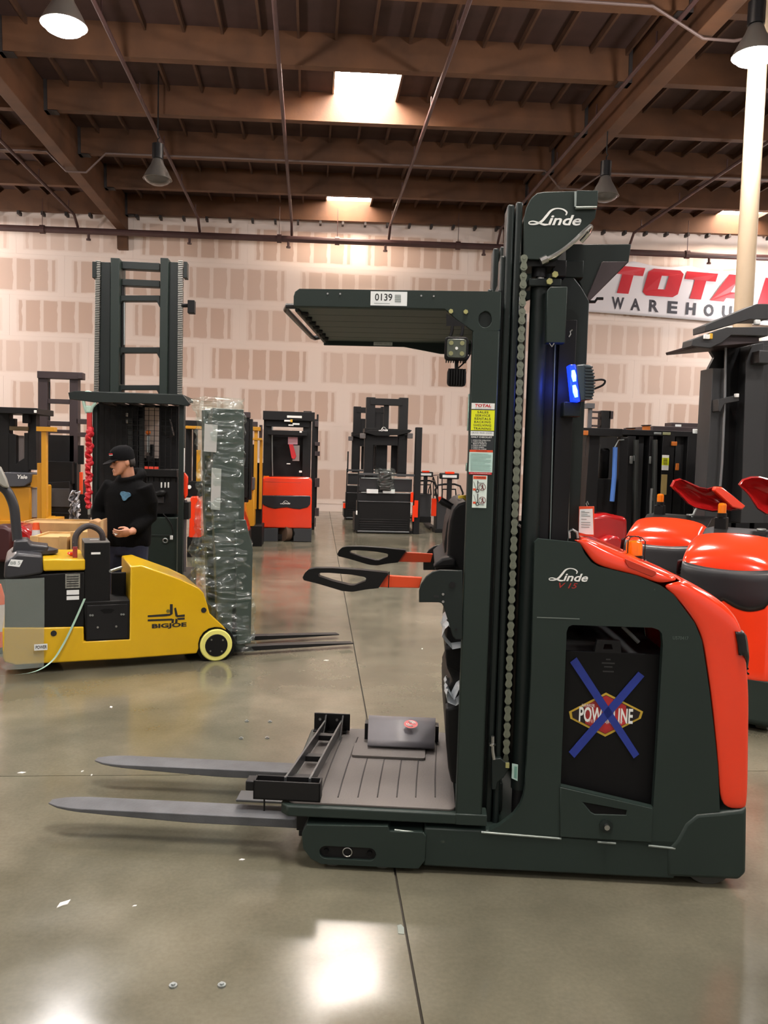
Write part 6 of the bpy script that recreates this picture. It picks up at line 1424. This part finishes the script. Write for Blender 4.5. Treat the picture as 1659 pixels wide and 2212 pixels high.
# ================================================================== RIGHT SIDE: TWO MORE TRUCKS OF THE SAME MAKE
skip = ('blue_tape', 'sticker', 'lettering', 'fork', 'clamp_bracket', 'clamp_rail', 'clamp_tie', 'tongue_plate', 'chain_link', 'spot_lamp_body', 'spot_bracket', 'spot_glow', 'work_lamp', 'lamp_bracket', 'film_bag', 'guard_note', 'number_label', 'side_gate_arm', 'gate_strap',
        'mast_rail', 'mast_head_plate', 'mast_head_bridge', 'lift_cylinder', 'cylinder_foot', 'piston_rod', 'mast_back_web', 'mast_crossbar', 'cylinder_clamp', 'hydraulic_pipe', 'valve_cover', 'rear_column', 'column_panel', 'chain_bracket', 'hose_hood', 'hose_hood_floor', 'hood_catch', 'hood_neck', 'head_edge_shadow',
        'guard_side', 'guard_slat', 'guard_top', 'guard_front', 'front_bar', 'cab_post', 'cab_post_foot', 'post_trim', 'chain_anchor', 'anchor_rod', 'anchor_nut', 'anchor_bolt_head', 'cylinder_label', 'side_console', 'platform_frame', 'carriage', 'control_console', 'console_pad', 'console_arm_rest', 'control_lever', 'switch_hood', 'emergency_button', 'grip_red', 'console_tray', 'knee_pad', 'fork_carriage', 'outrigger', 'load_wheel', 'rear_grille', 'hood', 'hood_lid', 'side_panel', 'battery', 'battery_door', 'compartment_lining', 'cable_stub', 'beacon_base', 'front_bulkhead', 'panel_crease', 'weld_seam')
def twin(label, corner, deg):
    a = R(deg); u = Vector((math.cos(a), math.sin(a), 0)); v = Vector((-math.sin(a), math.cos(a), 0))
    o = Vector((corner[0], corner[1], 0)) - u * 1.515 - v * TW * .64
    t = copy_tree(T, None, skip); t.location = o; t.rotation_euler = (0, 0, a); t.scale = (1, .64, 1); tag(t, label, 'forklift'); t['group'] = 'orange-hooded order pickers with lids raised'
    shell(HD_O, HD_I, 'hood', RED, t, ARCH2, .10)
    for w0, w1 in ((0, .03), (TW - .03, TW)): part('side_panel', MB().prism([(.62, .19), (1.42, .19), (1.37, .62), (1.30, .86), (1.15, 1.0), (.62, 1.0)], w0, w1), GREEN2, t, .006)
    # engine bay floor, grille, beacon on its bracket
    part('bay_deck', MB().prism([(.7, 1.2), (.95, 1.2), (1.15, 1.1), (1.2, 1.0), (.7, 1.0)], .05, TW - .05), BLACK, t, .01)
    grille(t, .985, ARCH2, .10)
    for wv in (.2,):
        part('beacon_post', MB().box(.86, .94, wv - .06, wv + .06, 1.15, 1.28), BLACK, t, .006)
        b_ = part('beacon_foot', MB().cyl((.9, wv, 1.28), (.9, wv, 1.31), .05, 18), BLACK, t)
        part('beacon_lens', MB().loft([[(.9 + r * math.cos(R(18 * k)), wv + r * math.sin(R(18 * k)), 1.31 + z) for k in range(20)] for r, z in ((.042, 0), (.042, .055), (.034, .066), (.01, .07))]), AMBER, b_)
    part('round_port', MB().ring((.95, .62, 1.215), .04, .008, 'z'), GALV, t)
    return t
X1 = twin('orange-hooded order picker with lid raised at the right edge, nearest behind the front truck', (2.84, 4.75), -130)
X2 = twin('orange-hooded order picker with lid raised just beyond the one at the right edge', (2.99, 6.12), -130)
# masts of these two, square-on
def addto(Pp, t):
    for k in list(Pp.t.children):
        mw = Matrix.Translation(Pp.o); inv = (Matrix.Translation(t.location) @ t.rotation_euler.to_matrix().to_4x4() @ Matrix.Diagonal((*t.scale, 1))).inverted()
        k.parent = t; k.matrix_parent_inverse = inv @ mw
    bpy.data.objects.remove(Pp.t)
M1 = PX('m', 'x', 'x', 1600, 7.5)
def raised_lid(Pp, pts, rim, t):
    c = (sum(p[0] for p in pts) / len(pts), sum(p[1] for p in pts) / len(pts)); n = len(pts); vs = []
    for k, dy in ((1, 0), (.93, -.03), (.8, .03), (.5, .09)):
        for x, y in pts: vs.append(Pp.P3(c[0] + (x - c[0]) * k, c[1] + (y - c[1]) * k, dy))
    vs.append(Pp.P3(c[0], c[1], .11))
    mb = MB().add(vs, [(j * n + i, j * n + (i + 1) % n, (j + 1) * n + (i + 1) % n, (j + 1) * n + i) for j in range(3) for i in range(n)] + [(3 * n + i, 3 * n + (i + 1) % n, 4 * n) for i in range(n)])
    o = part('raised_lid', mb, DEEPRED, Pp.t, smooth=40); s_ = o.modifiers.new('t', 'SOLIDIFY'); s_.thickness = .014
    Pp.poly('lid_rim', RED, rim, -.09, -.03, .01, par=o)
    Pp.tube('lid_stay', GALV, t, .009, -.02)
L2 = PX('m', 'x', 'x', 1530, 6.7)
raised_lid(L2, [(1447, 1050), (1454, 1037), (1468, 1033), (1484, 1041), (1506, 1051), (1530, 1056), (1545, 1051), (1560, 1053), (1585, 1072), (1610, 1093), (1604, 1101), (1575, 1104), (1540, 1106), (1500, 1098), (1485, 1089), (1466, 1068)], [(1543, 1060), (1547, 1051), (1560, 1052), (1611, 1093), (1604, 1101), (1582, 1096)], [(1504, 1098), (1496, 1115), (1488, 1135)])
L1 = PX('m', 'x', 'x', 1640, 5.5)
raised_lid(L1, [(1594, 1046), (1603, 1035), (1622, 1029), (1640, 1029), (1670, 1036), (1710, 1045), (1760, 1100), (1740, 1120), (1690, 1118), (1655, 1112), (1636, 1100), (1616, 1070)], [(1700, 1060), (1705, 1045), (1720, 1046), (1762, 1098), (1750, 1110), (1730, 1100)], [(1680, 1115), (1672, 1140), (1664, 1160)])
DK = mat('mast_charcoal', '#2b2c2d', .45, vary=.1)
M1.poly('mast_rail', DK, [(1521, 1130), (1531, 795), (1543, 772), (1534, 757), (1534, 745), (1660, 735), (1660, 1130)], .25, .3); M1.box('mast_rail', DK, 1531, 795, 1562, 1130, .0, .25)
M1.box('mast_rail', DK, 1612, 745, 1652, 1130, -.1, .2); M1.poly('mast_rail', DK, [(1600, 1130), (1612, 780), (1625, 745), (1650, 740), (1650, 1130)], -.12, -.1)
M1.poly('guard_brow', DK, [(1494, 748), (1496, 733), (1570, 707), (1660, 706), (1660, 726), (1580, 724), (1560, 740), (1534, 752)], -.35, -.15, .006); M1.poly('guard_lip', BROWNM, [(1496, 752), (1494, 746), (1570, 724), (1640, 728), (1640, 740)], -.3, .25, .004)
M1.poly('mast_head', DK, [(1524, 717), (1524, 702), (1636, 656), (1660, 656), (1660, 690), (1620, 690), (1560, 708)], -.3, -.05, .006)
M1.box('head_lamp', OFFW, 1632, 690, 1644, 701, -.32, -.28, .01); M1.box('warning_label', WHITE, 1522, 722, 1534, 732, -.38, -.352); M1.box('warning_label', mat('sticker_yellow', '#d9a928', .5), 1534, 720, 1540, 732, -.38, -.352)
M1.tube('lift_rod', mat('rod_sheen', '#85888a', .3, metal=.6), [(1568, 732), (1566, 860), (1560, 1000), (1556, 1050)], .012, -.05)
M1.poly('cable_tray', DK, [(1552, 888), (1552, 862), (1595, 853), (1597, 866), (1565, 872), (1556, 890)], -.12, .0, .004); M1.box('tray_stop', WHITE, 1590, 850, 1597, 858, -.15, -.11)
M1.box('mast_web', BLACKM, 1562, 740, 1612, 1130, .1, .15); M1.box('guard_arm', DK, 1640, 757, 1670, 785, -.25, -.1, .008)
addto(M1, X2); addto(L1, X1); addto(L2, X2)

# ---- dark red truck and black-framed trucks further back on the right
N1 = PX('counterbalance_truck', 'dark red truck with black cab frame and blue strapped post behind the front truck', 'forklift', 1315, 8.6)
N1.poly('counterweight', DEEPRED, [(1262, 1260), (1262, 1125), (1280, 1112), (1310, 1108), (1357, 1118), (1357, 1260)], .0, .6, .05, seg=4); N1.poly('side_cover', DEEPRED, [(1300, 1260), (1300, 1168), (1320, 1157), (1340, 1160), (1350, 1180), (1350, 1260)], -.12, .02, .03, seg=3)
bx('chassis', BLACK, N1.t, N1.at(1250, 1200)[0], N1.at(1360, 1200)[0], .0, 1.2, 0, .5)
N1.poly('cab_pillar', BLACKM, [(1262, 1120), (1274, 940), (1296, 940), (1288, 1120)], .1, .2); N1.poly('cab_pillar', BLACKM, [(1332, 1120), (1340, 945), (1358, 945), (1352, 1120)], .1, .2); N1.box('cab_roof', BLACKM, 1258, 925, 1345, 942, .0, .9); N1.box('cab_rear', BLACK, 1290, 1035, 1340, 1110, .2, .5)
N1.box('seat_back', BLACK, 1296, 968, 1318, 1035, .5, .65, .03); N1.box('amber_lamp', mat('dull_amber', '#c06a22', .4), 1257, 930, 1271, 940, -.04, .0); N1.tube('cab_hose', GALV, [(1294, 960), (1291, 990), (1288, 1028)], .02, .25)
N1.poly('dark_panel', BLACK, [(1262, 1110), (1266, 985), (1290, 985), (1285, 1110)], .3, .34)
st_ = N1.tube('strapped_post', mat('blue_strap', '#4f7fd0', .5), [(1329, 966), (1327, 1028), (1322, 1083)], .026, .05); N1.tube('post_hook', GALV, [(1328, 966), (1336, 951), (1348, 950)], .008, .05)
N2 = PX('reach_truck', 'black reach truck with amber beacons and yellow sticker behind the raised lids', 'forklift', 1400, 8.9)
N2.box('guard_roof', BLACKM, 1337, 930, 1525, 942, .0, .8); N2.box('guard_roof', BROWNM, 1410, 922, 1530, 934, .3, 1.2)
for x0, x1, m_ in ((1348, 1366, BLACKM), (1372, 1384, DK), (1396, 1404, BLACKM), (1404, 1412, DK), (1424, 1450, BLACKM), (1452, 1470, DK), (1478, 1500, BLACKM), (1504, 1520, DK)): N2.box('mast_rail', m_, x0, 942, x1, 1260, .1 if m_ is DK else .0, .3)
N2.box('mast_web', BLACK, 1340, 942, 1525, 1250, .32, .36)
for x in (1374, 1415): N2.tube('lift_chain', mat('chain_dark', '#262a28', .5), [(x, 950), (x - 3, 1140)], .03, -.01)
for (x, y) in ((1362, 936), (1396, 930)): part('amber_beacon', MB().cyl(N2.P3(x, y, .1), N2.P3(x, y - 10, .1), .045, 14), mat('dull_amber', '#c06a22', .4), N2.t); part('beacon_cap', MB().cyl(N2.P3(x, y - 10, .1), N2.P3(x, y - 12, .1), .055, 14), BLACKM, N2.t)
ys_ = N2.box('yellow_sticker', WHITE, 1430, 983, 1445, 1016, -.01, .0); N2.box('sticker_field', SIGNY, 1430, 989, 1445, 1005, -.012, -.01, par=ys_, bevel=0)
for i in range(6): N2.box('sticker_line', INK, 1433, 990.3 + 2.4 * i, 1442, 991.4 + 2.4 * i, -.0135, -.012, par=ys_, bevel=0)
N2.box('tan_plate', mat('tan_plate', '#a48f5a', .5), 1428, 1025, 1441, 1069, -.01, .0); N2.tube('grey_rod', GALV, [(1408, 1055), (1406, 1080), (1405, 1120)], .018, -.03); N2.box('rod_arm', GALV, 1408, 1075, 1424, 1082, -.03, -.01)
for x0, y0, x1, y1 in ((1361, 985, 1367, 1002), (1369, 984, 1373, 996), (1403, 986, 1407, 1002), (1412, 983, 1417, 996)): N2.box('white_tag', GALV, x0, y0, x1, y1, -.03, -.01)
N2.box('amber_marker', mat('dull_amber', '#c06a22', .4), 1452, 954, 1463, 963, -.03, .0); N2.box('amber_marker', mat('dull_amber', '#c06a22', .4), 1461, 1001, 1467, 1016, -.03, .0)
N2.box('number_plate', OFFW, 1497, 927, 1525, 937, -.012, .0); N2.text('0505', 1502, 929.5, 1516, 935.5, -.013, GREYINK, bold=.02); N2.box('roof_label', GALV, 1413, 934, 1429, 939, -.012, .0); N2.box('roof_label', mat('olive_label', '#7d7f5c', .5), 1432, 934, 1449, 940, -.012, .0)
N2.box('rear_arch', BROWNM, 1450, 914, 1530, 924, 1.2, 1.4); N2.box('arch_label', OFFW, 1459, 917, 1472, 922, 1.19, 1.2); bx('base', BLACK, N2.t, N2.at(1345, 1240)[0], N2.at(1525, 1240)[0], .0, 1.4, 0, .45)
N3 = PX('reach_truck', 'slim black mast rising behind the dark red truck, near the blue lamp', 'forklift', 1300, 15.0)
N3.box('mast_rail', mat('mast_grey', '#55565a', .5), 1273, 880, 1279, 925, .0, .1); N3.box('mast_cap', mat('mast_grey', '#55565a', .5), 1268, 871, 1285, 882, -.05, .15); N3.box('mast_rail', BLACKM, 1299, 887, 1319, 925, .0, .2); N3.box('mast_block', BROWNM, 1316, 888, 1325, 905, .0, .1)
for y in (888, 901, 918): N3.box('mast_crossbar', BROWNM, 1279, y, 1299, y + 4, .05, .1)
N3.box('mast_body', BLACKM, 1262, 925, 1330, 1140, .0, .3, zfloor=True)
N4 = PX('order_picker', 'black order picker filling the dark gap under the nearest raised mast', 'forklift', 1580, 8.4)
for x0, x1 in ((1530, 1550), (1556, 1580), (1590, 1620), (1630, 1660), (1668, 1700)): N4.box('mast_rail', BLACKM, x0, 1000, x1, 1260, .0, .2, zfloor=True)
N4.box('back_panel', BLACK, 1525, 1040, 1720, 1260, .2, .3, zfloor=True)
